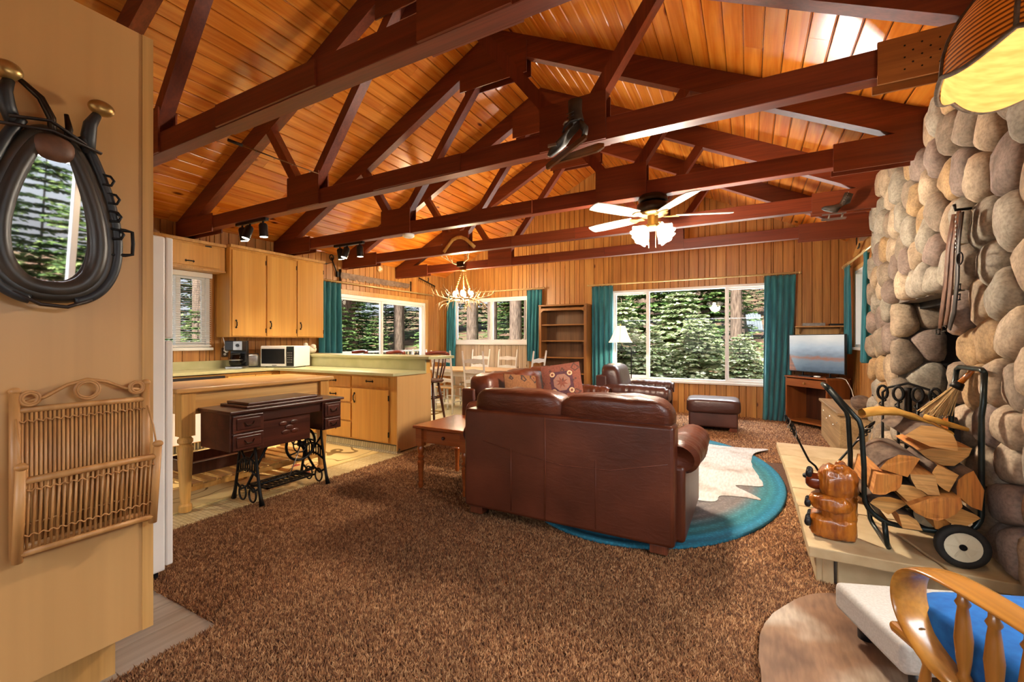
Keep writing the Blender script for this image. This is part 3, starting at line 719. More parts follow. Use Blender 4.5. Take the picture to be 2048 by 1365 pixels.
# whisk broom and bellows on the near jamb
M_['straw'] = pm('broom_straw', '#a4824f', '#cfae78', 60, .9, .8, stretch=(1,1,.1))
br_ = thing('whisk_broom', 'short straw whisk broom with a wooden handle hung at the firebox edge', 'broom', (.985,3.11,.985))
ax_ = Vector((-.085,.03,-.155)); A0 = Vector((.025,-.03,.115)); mid_ = Vector((-.02,-.005,.04)); end_ = mid_+ax_
MB().tube([A0, A0*.6+mid_*.4, mid_], [.009,.013,.014], 8).obj('handle', M_['bearo'], br_, smooth=True)
bs = MB()
for k in range(90):
    q = Vector((rnd.gauss(0,.022), rnd.gauss(0,.028), rnd.gauss(0,.016))); bs.tube([mid_+q*.2, mid_*.55+end_*.45+q*.6, end_+q*1.2], .003, 4)
bs.obj('bristles', M_['straw'], br_)['kind'] = 'stuff'
MB().tube([mid_-ax_*.06, mid_+ax_*.14], [.02,.03], 10).obj('binding', M_['leatherdk'] if 'leatherdk' in M_ else M_['iron'], br_, smooth=True)
M_['leatherdk'] = pm('dark_harness_leather', '#1a1310', '#33251c', 20, .5, .3)
M_['leatherbr'] = pm('brown_harness_leather', '#4b2f20', '#7a5238', 20, .55, .35)
bl = thing('hearth_bellows', 'wooden hearth bellows with studded black leather hanging beside the log cart', 'bellows', (.965,3.24,.72), R(-90))
def bello(s_): return [(s_*.0,-.22),(s_*.02,-.2),(s_*.06,-.1),(s_*.075,.0),(s_*.06,.08),(s_*.02,.12)]
pl = bello(1)+[(-p[0],p[1]) for p in bello(1)[::-1][:-1]]
MZ = frame((0,0,0), (1,0,0), (0,0,1), (0,-1,0))
MB().prism(pl, .0, .012, MZ).obj('front_board', M_['bearo'], bl, bevel=.003)
MB().prism([(p[0]*.96,p[1]*.96) for p in pl], -.03, .0, MZ).obj('leather', M_['leatherdk'], bl)
MB().prism([(-.012,.11),(.012,.11),(.010,.26),(-.010,.26)], -.008, .006, MZ).obj('handle', M_['steel'], bl, bevel=.003)
for k in range(14):
    p_ = pl[k%len(pl)]; MB().sq((p_[0]*.93,-.015,p_[1]*.93), (.005,.005,.005), 1, 1, 8, 6).obj('stud', M_['steel'], bl, smooth=True)
# harness straps on the stone
hs_ = thing('harness_straps', 'old brown leather harness straps with buckles hanging on the chimney stones', 'harness', (.955,3.10,1.30))
def strap(pts, w, mat, nm='strap', th=.006):
    q = [Vector(p) for p in pts]; return MB().tube(q, [w]*len(q), 8, flat=th/w, up=(1,0,0)).obj(nm, mat, hs_, smooth=True)
s1 = strap([(0,.03,.62),(-.012,.065,.45),(-.012,.105,.25),(-.012,.15,.12),(-.012,.18,.015)], .030, M_['leatherbr'])
s2 = strap([(0,-.03,.62),(-.018,-.015,.45),(-.02,.005,.25),(-.02,.04,.12),(-.016,.09,.03)], .025, M_['leatherbr'])
s3 = strap([(-.005,-.08,.60),(-.02,-.085,.45),(-.024,-.085,.25),(-.024,-.05,.1),(-.018,.03,.02)], .024, M_['leatherdk'])
for s_, (y_,z_) in ((s1,(.18,.0)),(s2,(.09,.015)),(s3,(-.085,.22)),(s3,(-.08,.17))):
    MB().tube([(-.02,y_-.026,z_-.012),(-.02,y_+.026,z_-.012),(-.02,y_+.026,z_+.016),(-.02,y_-.026,z_+.016)], .004, 6, closed=True).obj('buckle', M_['iron'], s_, smooth=True)
MB().tube([(-.03,-.135+.035*math.cos(a),.36+.03*math.sin(a)) for a in [2*PI*i/16 for i in range(16)]], .0035, 6, closed=True).obj('ring', M_['iron'], s3, smooth=True)
for k in range(9): MB().sq((-.028,-.083,.58-.022*k), (.003,.005,.008), 1, 1, 8, 6).obj('stud', M_['steel'], s3, smooth=True)
MB().tube([(.05,-.02,.63),(-.01,-.02,.63),(-.015,-.02,.66)], .008, 7).obj('hook', M_['iron'], hs_, smooth=True)
# ------------------------------------------------------------------ kitchen
def arrow_handle(parent, c, ax, nrm, L=.12):
    """black pull with pointed ends; ax = long direction, nrm = outwards"""
    a = Vector(ax); n = Vector(nrm); c = Vector(c); b = a.cross(n); mb = MB()
    mb.tube([c-a*L*.36+n*.004, c-a*L*.2+n*.022, c+a*L*.2+n*.022, c+a*L*.36+n*.004], .0065, 6)
    for s in (-1,1):
        q = c+a*(s*L*.40)
        mb.add([q-b*.017+n*.001, q+a*(s*L*.13)+n*.001, q+b*.017+n*.001, q-a*(s*L*.05)+n*.001, q-b*.017+n*.006, q+a*(s*L*.13)+n*.005, q+b*.017+n*.006, q-a*(s*L*.05)+n*.006],
               [(0,1,2,3),(7,6,5,4),(0,4,5,1),(1,5,6,2),(2,6,7,3),(3,7,4,0)])
    return mb.obj('handle', M_['iron'], parent)
M_['green'] = pm('pale_green_laminate', '#a9a679', '#bdb98c', 4, .3, .02)
M_['toe'] = None
t = NT('toe_kick_vinyl'); v_ = t.n('TexBrick'); t.l(t.coord((1,1,1)), v_.inputs[0]); v_.inputs['Scale'].default_value = 14; v_.inputs['Color1'].default_value = lin('#a8976a'); v_.inputs['Color2'].default_value = lin('#bcae82'); v_.inputs['Mortar'].default_value = lin('#4d4530'); v_.inputs['Mortar Size'].default_value = .03; v_.offset = .4
M_['toe'] = t.set(v_.outputs[0], .5)
# upper cabinet, three doors
uc = thing('wall_cabinet', 'birch wall cabinet with three tall doors above the coffee maker', 'cabinet', (XL+.014, 3.15, 1.30))
MB().box(0,.31,0,1.39,0,1.15).obj('body', M_['cab'], uc, bevel=.004)
MB().box(-.0,.345,-.005,1.40,1.15,1.185).obj('crown_trim', M_['trimwood'], uc, bevel=.004)
for k in range(3):
    y0 = .022+k*.457; d = MB().box(.31,.33,y0,y0+.435,.015,1.12).obj('door', M_['cab'], uc, bevel=.004)
    arrow_handle(d, (.33,y0+.045,.17), (0,0,1), (1,0,0), .11)
    for z in (.06,.98): MB().box(.325,.334,y0+.432,y0+.442,z,z+.06).obj('hinge', M_['iron'], d)
hc = thing('valance_cabinet', 'low flip door cabinet spanning above the kitchen window', 'cabinet', (XL+.014, 1.35, 2.14))
MB().box(0,.225,0,1.79,0,.30).obj('body', M_['cab'], hc, bevel=.004)
MB().box(0,.26,0,1.79,.30,.335).obj('crown_trim', M_['trimwood'], hc, bevel=.004)
MB().box(.0,.245,.0,1.79,-.025,.0).obj('bottom_trim', M_['trimwood'], hc, bevel=.004)
d = MB().box(.225,.243,.70,1.72,.02,.275).obj('door', M_['cab'], hc, bevel=.004); arrow_handle(d, (.243,1.38,.07), (0,1,0), (1,0,0), .10)
for y in (1.05,1.55): MB().box(.238,.249,y,y+.07,.27,.285).obj('hinge', M_['iron'], d)
# base cabinets along the left wall
bc = thing('base_cabinet', 'birch base cabinet run along the window wall under the sink counter', 'cabinet', (XL+.02, 1.30, 0))
MB().box(0,.57,0,2.34,.09,.85).obj('body', M_['cab'], bc, bevel=.003)
MB().box(.0,.52,0,2.34,0,.09).obj('toe_kick', M_['toe'], bc)
for k, (y0,y1) in enumerate(((.03,.52),(.54,1.03),(1.68,2.00),(2.02,2.30))):
    d = MB().box(.57,.588,y0,y1,.12,.64).obj('door', M_['cab'], bc, bevel=.003); arrow_handle(d, (.588,y1-.05,.55), (0,0,1), (1,0,0))
    d = MB().box(.57,.588,y0,y1,.67,.82).obj('drawer', M_['cab'], bc, bevel=.003); arrow_handle(d, (.588,(y0+y1)/2,.745), (0,1,0), (1,0,0))
dw = thing('dishwasher', 'white dishwasher with a black control strip built under the counter', 'dishwasher', (XL+.592,2.36,.1))
MB().box(0,.02,0,.58,0,.60).obj('front_panel', M_['white'], dw, bevel=.004); MB().box(0,.025,0,.58,.605,.735).obj('control_strip', M_['black'], dw, bevel=.004)
MB().tube([(.03,.1,.62),(.05,.12,.62),(.05,.46,.62),(.03,.48,.62)], .008, 6).obj('handle', M_['black'], dw, smooth=True)
# peninsula
PY = 3.64
pen = thing('peninsula_cabinet', 'birch peninsula base with drawers and a door, patterned toe kick below', 'cabinet', (-5.52,PY,0))
W_ = 2.09   # to x = -3.43
MB().box(0,W_,0,.459,.09,.861).obj('body', M_['cab'], pen, bevel=.003)
MB().box(W_,W_+.012,-.01,.575,.015,.861).obj('end_panel', M_['birch'], pen, bevel=.002)
MB().add([(-.0,-.035,0),(W_+.035,-.035,0),(W_+.03,.03,0),(0,.03,0),(0,-.012,.02),(W_+.012,-.012,.02),(W_+.0,.0,.09),(0,.0,.09),(0,.03,.09),(W_,.03,.09)],
         [(0,1,5,4),(4,5,6,7),(7,6,9,8),(1,2,9,6,5),(0,4,7,8,3)]).obj('toe_kick', M_['toe'], pen)
def front(kind, x0, x1, z0, z1, hx=None):
    d = MB().box(x0,x1,-.018,0,z0,z1).obj(kind, M_['cab'], pen, bevel=.004)
    if kind == 'drawer': arrow_handle(d, ((x0+x1)/2,-.018,(z0+z1)/2+.005), (1,0,0), (0,-1,0))
    else:
        arrow_handle(d, (hx,-.018,z1-.11), (0,0,1), (0,-1,0), .12)
        for z in (z0+.06,z1-.12): MB().box(x1-.004,x1+.010,-.022,-.012,z,z+.06).obj('hinge', M_['iron'], d)
for z0,z1 in ((.705,.835),(.53,.685),(.31,.51),(.105,.29)): front('drawer', .77, 1.37, z0, z1)
front('drawer', 1.395, 1.975, .725, .835); front('door', 1.395, 1.975, .105, .695, 1.44)
front('drawer', .15, .745, .705, .835); front('door', .15, .745, .105, .685, .70)
# worktop, L shaped, and the raised bar
wt = MB().prism([(XL+.016,1.28),(XL+.63,1.28),(XL+.63,PY-.10),(-3.395,PY-.10),(-3.395,PY+.46),(XL+.016,PY+.46)], .862, .895).obj('worktop', M_['green'], bevel=.004); tag(wt, 'pale green laminate worktop, L shaped, carrying the microwave', 'worktop')
MB().box(XL+.016,XL+.036,1.28,PY+.46,.895,.995).obj('backsplash', M_['green'], wt)
bar = thing('breakfast_bar', 'raised pale green breakfast bar behind the peninsula worktop', 'bar counter', (0,0,0))
MB().box(-5.50,-3.43,PY+.46,PY+.575,.0,1.03).obj('upstand', M_['cab'], bar); MB().box(-5.50,-3.396,PY+.44,PY+.46,.896,1.03).obj('splash_panel', M_['green'], bar)
MB().box(-6.0,-3.32,PY+.41,PY+.92,1.03,1.064).obj('bar_top', M_['green'], bar, bevel=.004)
# things on the worktop
mw = thing('microwave_oven', 'white microwave oven with a dark glass door on the worktop corner', 'microwave', (-5.61,3.79,.895), R(20))
MB().box(-.25,.25,-.17,.17,.01,.29).obj('case', M_['white'], mw, bevel=.008)
dr = MB().box(-.24,.13,-.185,-.17,.02,.28).obj('door', M_['white'], mw, bevel=.004); MB().box(-.225,.115,-.188,-.184,.05,.25).obj('glass', M_['black'], dr)
cp = MB().box(.14,.24,-.183,-.17,.02,.28).obj('control_panel', M_['black'], mw)
MB().box(.155,.225,-.185,-.182,.235,.262).obj('display', pm('lcd', '#20302c', '#2b3d38', 5, .2), cp)
for r_ in range(5):
    for c_ in range(3): MB().box(.153+c_*.026,.171+c_*.026,-.186,-.183,.065+r_*.031,.082+r_*.031).obj('button', M_['steel'], cp)
MB().box(-.07,-.0,-.1885,-.1878,.026,.034).obj('maker_mark', M_['iron'], dr)
for x in (-.2,.2):
    for y in (-.12,.12): MB().lathe([(.015,0),(.015,.012)], 10, (x,y,0)).obj('foot', M_['black'], mw)
M_['darkglass'] = glass_mat('smoked_carafe_glass', (.25,.2,.18,1), .02)
cm = thing('coffee_maker', 'black and steel drip coffee maker with a glass carafe', 'coffee maker', (-5.80,3.24,.895), R(40))
MB().box(-.10,.10,-.10,.12,0,.03).obj('base', M_['steel'], cm, bevel=.006); MB().box(-.10,.10,.05,.12,.03,.36).obj('tower', M_['black'], cm, bevel=.01)
hd = MB().box(-.10,.10,-.11,.05,.23,.36).obj('brew_head', M_['black'], cm, bevel=.012); MB().box(.0,.10,-.114,-.108,.24,.35).obj('steel_face', M_['steel'], hd)
MB().lathe([(.02,0),(.02,.01)], 14, M=T(.05,-.114,.30,rx=PI/2)).obj('knob', M_['black'], hd)
cf = MB().lathe([(.05,.032),(.072,.06),(.074,.11),(.055,.165),(.05,.18)], 20, (0,-.035,0), cap=False).obj('carafe', M_['darkglass'], cm, smooth=True)
MB().lathe([(.054,.178),(.054,.20),(.02,.205)], 18, (0,-.035,0)).obj('lid', M_['black'], cf, smooth=True)
MB().lathe([(.076,.105),(.076,.12)], 20, (0,-.035,0), cap=False).obj('band', M_['steel'], cf, smooth=True)
MB().tube([(.06,-.035,.185),(.12,-.05,.17),(.125,-.05,.10),(.075,-.04,.07)], .009, 8).obj('handle', M_['black'], cf, smooth=True)
to = thing('toaster', 'steel two slot toaster lying beside the microwave', 'toaster', (-5.94,3.49,.895), R(60))
MB().sq((0,0,.095), (.12,.075,.088), .35, .4, 26, 14).obj('shell', M_['steel'], to, smooth=True)
for y in (-.03,.03): MB().box(-.1,.1,y-.012,y+.012,.17,.185).obj('slot', M_['black'], to)
MB().box(-.115,.115,-.065,.065,0,.02).obj('base', M_['black'], to, bevel=.005); MB().box(.112,.135,-.02,.02,.09,.105).obj('lever', M_['black'], to, bevel=.003)
ou = MB().box(0,.008,-.04,.04,-.06,.06).obj('outlet_plate', pm('brown_outlet_plate','#3a2a1c','#4a3624',8,.4), loc=(XL+.015,3.25,1.10), bevel=.003); tag(ou, 'brown wall outlet plate with two white sockets above the backsplash', 'outlet')
for z in (-.025,.025): MB().lathe([(.017,0),(.017,.004)], 14, M=T(.008,0,z,ry=PI/2)).obj('socket', M_['white'], ou)
for i, (y, a) in enumerate(((3.19,14),(3.46,-16))):
    sp = thing('spatula', ['white plastic spatula hung under the wall cabinet by the outlet', 'cream wooden spoon hung under the wall cabinet by the toaster'][i], 'utensil', (XL+(.10 if i == 0 else .20),y,1.29), rot=(R(a),0,0))
    MB().tube([(0,0,.01),(0,0,-.12)], .005, 6).obj('handle', M_['white'] if i == 0 else M_['trimwood'], sp, smooth=True)
    MB().sq((0,0,-.15), (.005,.025,.05), .6, .8, 14, 10).obj('blade', M_['white'] if i == 0 else M_['trimwood'], sp, smooth=True)
M_['shell'] = pm('cream_ceramic', '#d8cbb4', '#ece3d2', 14, .4, .2)
eg = thing('ceramic_hen', 'cream ceramic hen ornament on the wall end of the breakfast bar', 'ornament', (-5.75,4.25,1.064))
MB().sq((0,0,.055), (.13,.08,.055), .8, .9, 22, 12, wob=.004, fr=20).obj('body', M_['shell'], eg, smooth=True)
MB().sq((-.07,0,.12), (.035,.03,.04), .9, .9, 14, 10).obj('head', M_['shell'], eg, smooth=True); MB().sq((.10,0,.10), (.05,.03,.04), .8, .9, 14, 10).obj('tail', M_['shell'], eg, smooth=True)
# bar stools
M_['walnut'] = wood('dark_walnut_stain', '#3d1f12', '#5e3320', 'Z', 1., .35, 0, .05, .06, .7)
def bar_stool():
    t = thing('bar_stool', '', 'bar stool')
    MB().lathe([(.02,.665),(.17,.67),(.185,.685),(.185,.70),(.17,.71),(.05,.704)], 24).obj('seat', M_['walnut'], t, smooth=True)
    for k in range(4):
        a = PI/4+k*PI/2; c, s = math.cos(a), math.sin(a)
        MB().tube([(c*.11,s*.11,.67),(c*.15,s*.15,.45),(c*.19,s*.19,.22),(c*.225,s*.225,0)], [.016,.022,.016,.013], 8).obj('leg', M_['walnut'], t, smooth=True)
    for z, r in ((.24,.185),(.45,.15)):
        for k in range(4):
            a = PI/4+k*PI/2; b = a+PI/2; MB().tube([(math.cos(a)*r,math.sin(a)*r,z),(math.cos(b)*r,math.sin(b)*r,z)], .010, 6).obj('stretcher', M_['walnut'] if z > .3 else M_['brass'], t, smooth=True)
    for k in range(5):
        a = R(50+k*20); MB().tube([(math.cos(a)*.165,math.sin(a)*.165,.70),(math.cos(a)*.20,math.sin(a)*.20+.02,.88),(math.cos(a)*.21,math.sin(a)*.21+.04,1.04)], [.009,.013,.008], 7).obj('spindle', M_['walnut'], t, smooth=True)
    MB().tube([(math.cos(R(a))*.225,math.sin(R(a))*.215+.045,1.055+.025*math.sin(PI*(a-35)/110)) for a in range(35,150,10)], .024, 8, flat=1.2).obj('crest_rail', pm('red_brown_crest','#6e2a17','#8a3c22',6,.4), t, smooth=True)
    return t
st0 = bar_stool(); put(st0, (-3.95,4.86,0), R(8), 'dark wooden spindle back bar stool beside the open end of the bar', 'bar stools')
for x, r_, l in ((-4.78,0,'dark spindle back bar stool tucked behind the middle of the bar'),(-5.58,-6,'dark spindle back bar stool tucked behind the bar near the sliding door')):
    put(copy_tree(st0), (x,4.86,0), R(r_), l)
# kitchen rug
t = NT('floral_rug'); v1 = t.n('TexVoronoi'); v1.inputs['Scale'].default_value = 3.2; t.l(t.coord(), v1.inputs[0])
n1 = t.n('TexNoise'); n1.inputs['Scale'].default_value = 9; t.l(t.coord(), n1.inputs[0])
ad = t.n('Math', operation='MULTIPLY_ADD'); t.l(n1.outputs[0], ad.inputs[0]); ad.inputs[1].default_value = .35; t.l(v1.outputs['Distance'], ad.inputs[2])
fl_ = t.ramp(ad.outputs[0], [(0, lin('#8e2418')), (.27, lin('#b8442c')), (.30, lin('#dcc07e')), (1, lin('#dcc07e'))])
wv = t.n('TexWave'); wv.inputs['Scale'].default_value = 1.0; wv.inputs['Distortion'].default_value = 22; wv.inputs['Detail Scale'].default_value = 1.6; wv.inputs['Detail'].default_value = 1.5; t.l(t.coord(), wv.inputs[0])
vi = t.ramp(wv.outputs[0], [(0, (.32,.24,.12)), (.018, (.35,.28,.14)), (.03, (1,1,1))])
M_['floral'] = t.set(t.mix(1., fl_, vi, 'MULTIPLY'), .9)
kr = MB().box(-.93,.93,-1.15,1.15,0,.012).obj('kitchen_rug', M_['floral'], loc=(-4.56,2.42,-.002), bevel=.003); tag(kr, 'cream rug with red flowers and dark vines under the island table', 'rug')
MB().box(-.915,.915,-1.135,1.135,.0121,.0131).obj('border', M_['floral'], kr)
# island table
M_['pine'] = wood('honey_pine', '#c2863a', '#dba85c', 'Z', .8, .38, .5, .05, .08, .6)
M_['pineX'] = wood('honey_pine_board', '#c68d45', '#dfb270', 'Y', .7, .35, .35, .05, .06, .5)
it = thing('island_table', 'tall honey pine island table with turned legs and a slatted shelf', 'table', (-3.88,2.22,.01))
MB().box(-.34,.36,-.66,.66,.865,.90).obj('table_top', M_['pineX'], it, bevel=.01)
for s in (-1,1):
    MB().box(-.28,.28,s*.575-.012,s*.575+.012,.70,.865).obj('apron', M_['pineX'], it); MB().box(s*.285-.012,s*.285+.012,-.56,.56,.70,.865).obj('apron', M_['pineX'], it)
    for q in (-1,1):
        lg = MB().box(-.045,.045,-.045,.045,.55,.865); lg.lathe([(.035,.0),(.042,.01),(.042,.045),(.030,.06),(.034,.12),(.046,.40),(.050,.47),(.034,.49),(.048,.505),(.048,.525),(.036,.54),(.04,.555)], 18)
        lg.obj('leg', M_['pine'], it, loc=(s*.285,q*.575,0), auto=True)
for s in (-1,1): MB().box(s*.26-.015,s*.26+.015,-.56,.56,.13,.165).obj('shelf_rail', M_['pine'], it)
for k in range(11): MB().box(-.275,.275,-.52+k*.10,-.45+k*.10,.165,.183).obj('slat', M_['pine'], it, bevel=.003)
# red brown wooden tray on the shelf
tr = thing('wooden_tray', 'red brown wooden tray lying across the island table shelf', 'tray', (-4.05,2.1,.193))
MB().box(-.2,.2,-.3,.3,.0,.012).obj('bottom', M_['walnut'], tr)
for a in ((-.2,-.185,-.3,.3),(.185,.2,-.3,.3),(-.185,.185,-.3,-.285),(-.185,.185,.285,.3)): MB().box(*a,.012,.09).obj('side', M_['walnut'], tr)
# treadle sewing machine
M_['sewwood'] = wood('dark_sewing_oak', '#38180e', '#5a2c1c', 'Y', 1., .32, 0, .06, .12, .9, coat=.3)
sm = thing('treadle_sewing_machine', 'antique treadle sewing machine cabinet on an ornate black iron base', 'sewing machine', (-3.385,2.19,0))
MB().box(-.185,.245,-.48,.485,.735,.757).obj('table_top', M_['sewwood'], sm, bevel=.006)
lid = MB().box(-.15,.20,-.34,.30,.757,.775).obj('lid', M_['sewwood'], sm, bevel=.005); MB().box(-.12,.17,-.31,.27,.775,.795).obj('lid_panel', M_['sewwood'], lid, bevel=.006)
for s, y0, y1 in ((-1,-.465,-.225),(1,.285,.47)):
    cb = MB().box(-.17,.215,y0,y1,.47 if s < 0 else .49,.735).obj('drawer_case', M_['sewwood'], sm, bevel=.004)
    for z0, z1 in ((.60,.72),(.475 if s < 0 else .495,.59)):
        dd = MB().box(.215,.232,y0+.012,y1-.012,z0,z1).obj('drawer_front', M_['sewwood'], cb, bevel=.004)
        MB().box(.232,.238,y0+.035,y1-.035,z0+.02,z1-.02).obj('carved_panel', M_['sewwood'], dd, bevel=.004)
        yc = (y0+y1)/2; MB().tube([(.238,yc-.035,(z0+z1)/2+.01),(.25,yc-.02,(z0+z1)/2-.012),(.25,yc+.02,(z0+z1)/2-.012),(.238,yc+.035,(z0+z1)/2+.01)], .004, 6).obj('drop_pull', M_['bronze'], dd, smooth=True)
MB().box(.17,.195,-.225,.285,.655,.735).obj('front_apron', M_['sewwood'], sm, bevel=.003)
MB().box(.14,.168,-.225,.20,.44,.66).obj('centre_panel', M_['sewwood'], sm, bevel=.004)
for yy, zz in ((-.04,.60),(.05,.60),(-.02,.53),(.06,.53),(.01,.565)): MB().sq((.17,yy,zz), (.004,.035,.018), .9, .9, 12, 8).obj('carving', M_['sewwood'], sm, smooth=True)
def iron_end(y):
    e = MB()
    for s in (-1,1):
        e.tube([(s*.11,y,.735),(s*.09,y,.60),(s*.10,y,.42),(s*.135,y,.22),(s*.165,y,.08),(s*.185,y,.012)], [.016,.012,.011,.011,.013,.02], 7)
        e.tube([(s*.10,y,.42),(s*.03,y,.34),(0,y,.30)], .009, 6); e.tube([(s*.15,y,.14),(s*.08,y,.10),(0,y,.14)], .009, 6)
        e.tube([(s*.035+.055*math.cos(a),y,.62+.075*math.sin(a)) for a in [2*PI*i/16 for i in range(16)]], .007, 6, closed=True)
        e.tube([(s*.065+.045*math.cos(a),y,.075+.055*math.sin(a)) for a in [2*PI*i/16 for i in range(16)]], .007, 6, closed=True)
    e.tube([(-.12,y,.30),(-.06,y,.34),(0,y,.35),(.06,y,.34),(.12,y,.30)], .009, 6); e.tube([(-.135,y,.22),(-.06,y,.255),(0,y,.265),(.06,y,.255),(.135,y,.22)], .009, 6)
    for k in range(7): e.tube([(-.09+.03*k,y,.245),(-.09+.03*k,y,.335)], .006, 5)
    e.tube([(-.1,y,.735),(.1,y,.735)], .014, 6)
    e.obj('iron_end_frame', M_['iron'], sm, smooth=True)
iron_end(-.22); iron_end(.36)
cr = MB(); 
for s in (-1,1): cr.tube([(0,-.22,.70 if s > 0 else .14),(0,-.06,.45+s*.03),(0,.07,.42),(0,.20,.45-s*.03),(0,.36,.14 if s > 0 else .70)], .011, 6)
cr.tube([(0,.07-.21+.11*math.cos(a),.58+.10*math.sin(a)) for a in [2*PI*i/18 for i in range(18)]], .008, 6, closed=True)
cr.tube([(0,-.22,.12),(0,.36,.12)], .011, 6)
cr.obj('cross_brace', M_['iron'], sm, smooth=True)
fw_ = MB(); MWf = T(.02,.22,.37,ry=PI/2)
fw_.tube([(.02,.22+.135*math.cos(a),.37+.135*math.sin(a)) for a in [2*PI*i/24 for i in range(24)]], .011, 7, closed=True)
for k in range(5):
    a = k*2*PI/5; fw_.tube([(.02,.22,.37),(.02,.22+.07*math.cos(a+.5),.37+.07*math.sin(a+.5)),(.02,.22+.13*math.cos(a),.37+.13*math.sin(a))], .007, 5)
fw_.tube([(.02,.22+.07*math.cos(a),.37+.07*math.sin(a)) for a in [2*PI*i/18 for i in range(18)]], .006, 5, closed=True); fw_.lathe([(.025,-.02),(.025,.02)], 12, M=MWf)
fw_.obj('flywheel', M_['iron'], sm, smooth=True)
tp = MB()
for a in ((-.12,-.10,-.14,.28),(.10,.12,-.14,.28),(-.12,.12,-.14,-.12),(-.12,.12,.26,.28)): tp.box(*a,.10,.112)
for k in range(9):
    tp.bar((-.10,-.13+k*.045,.106),(.10,-.085+k*.045,.106),.010,.008); tp.bar((.10,-.13+k*.045,.106),(-.10,-.085+k*.045,.106),.010,.008)
tp.obj('treadle', M_['iron'], sm); MB().tube([(.03,.10,.11),(.03,.20,.33)], .005, 6).obj('pitman_rod', M_['steel'], sm, smooth=True)
# ------------------------------------------------------------------ leather seating
def leather(name, c1, c2, c3, wr=.10):
    t = NT(name); a = t.n('TexNoise'); a.inputs['Scale'].default_value = 3; a.inputs['Detail'].default_value = 5; t.l(t.coord((1,1,1), 4.), a.inputs[0])
    w = t.n('TexNoise'); w.inputs['Scale'].default_value = 1; w.inputs['Detail'].default_value = 3; w.inputs['Distortion'].default_value = 1.2; t.l(t.coord((9,9,26), 4.), w.inputs[0])
    v = t.n('TexVoronoi'); v.inputs['Scale'].default_value = 160; t.l(t.coord((1,1,1)), v.inputs[0])
    c = t.ramp(a.outputs[0], [(.3, lin(c1)), (.55, lin(c2)), (.8, lin(c3))])
    m = t.n('Math', operation='MULTIPLY_ADD'); t.l(v.outputs['Distance'], m.inputs[0]); m.inputs[1].default_value = .10; t.l(w.outputs[0], m.inputs[2])
    t.bump(m.outputs[0], wr, .014); return t.set(c, .36)
M_['leather'] = leather('brown_leather', '#48200f', '#592a18', '#6d3822')
M_['leather2'] = leather('purple_brown_leather', '#3d211b', '#4d2d26', '#5e3b32')
M_['leatherw'] = leather('brown_leather_creased', '#48200f', '#5c2c19', '#743c25', .35); M_['leather2w'] = leather('purple_brown_leather_creased', '#3d211b', '#4d2d26', '#5e3b32', .3)
M_['lfoot'] = wood('sofa_foot_wood', '#5e2b16', '#7c4026', 'Z', 1., .4)
def wrinkle(amp, seed):
    return dict(wob=amp, seed=seed, fr=7)
def sofa(t, W, n, mat, D=.95, arms=(1,1), cush_h=.86, back=True):
    """local: x width (centre 0), y 0 = back face, +y = front"""
    MB().box(-W/2+.015,W/2-.015,.03,D-.06,.055,.34).obj('base', M_[mat], t, bevel=.02, seg=3, auto=True)
    MB().add([(-W/2,0,.05),(W/2,0,.05),(W/2,.20,.05),(-W/2,.20,.05),(-W/2,.0,.745),(W/2,.0,.745),(W/2,.16,.745),(-W/2,.16,.745)],
             [(0,3,2,1),(4,5,6,7),(0,1,5,4),(1,2,6,5),(2,3,7,6),(3,0,4,7)]).obj('back_panel', M_[mat], t, bevel=.022, seg=3, auto=True)
    aw = .20
    for s, on in zip((-1,1), arms):
        if not on: continue
        x = s*(W/2-.04)
        MB().box(x-.085,x+.085,.10,D,.05,.50).obj('arm_panel', M_[mat], t, bevel=.025, seg=3, auto=True)
        rl = MB()
        def f(u, v, s=s, x=x):
            a = 2*PI*v; r = .125*(1-.12*abs(u-.5)*2) if .04 < u < .96 else .09
            y = .12+(D-.10)*u; w = .010*noise.noise(Vector((y*26, math.cos(a)*.9, s*3)))
            return (x+s*.045+(r+w)*math.cos(a), y, .535-.02*u+(r*.85+w)*math.sin(a))
        rl.grid(f, 60, 20, cv=True); n0 = 20
        rl.f.append(tuple(range(19,-1,-1))); rl.f.append(tuple(range(59*20, 60*20)))
        rl.obj('arm', M_[mat+'w'], t, smooth=True)
    sw = (W-.10)/n
    for k in range(n):
        x = -W/2+.05+sw*(k+.5)
        MB().sq((x,.62,.41), (sw/2-.03,.36,.10), .35, .22, 36, 14, **wrinkle(.010, k*3.+W)).obj('seat_cushion', M_[mat+'w'], t, smooth=True)
        def pil(q): return (q.x, q.y-.06*q.z/.25, q.z)
        MB().sq((x,.22,.655), (sw/2+.025,.14,.235), .42, .42, 40, 20, fn=pil, **wrinkle(.016, k*5.+W*2)).obj('back_cushion', M_[mat+'w'], t, smooth=True)
    for sx in (-1,1):
        for y in (.05,D-.12): MB().box(sx*(W/2-.09)-.05,sx*(W/2-.09)+.05,y-.03,y+.05,0,.052).obj('foot', M_['lfoot'], t, bevel=.004)
    return t
lv = thing('leather_loveseat', 'brown leather two seat sofa with its plain back turned to the entry', 'sofa', (-1.08,2.585,.02))
sofa(lv, 1.43, 2, 'leather', .92)
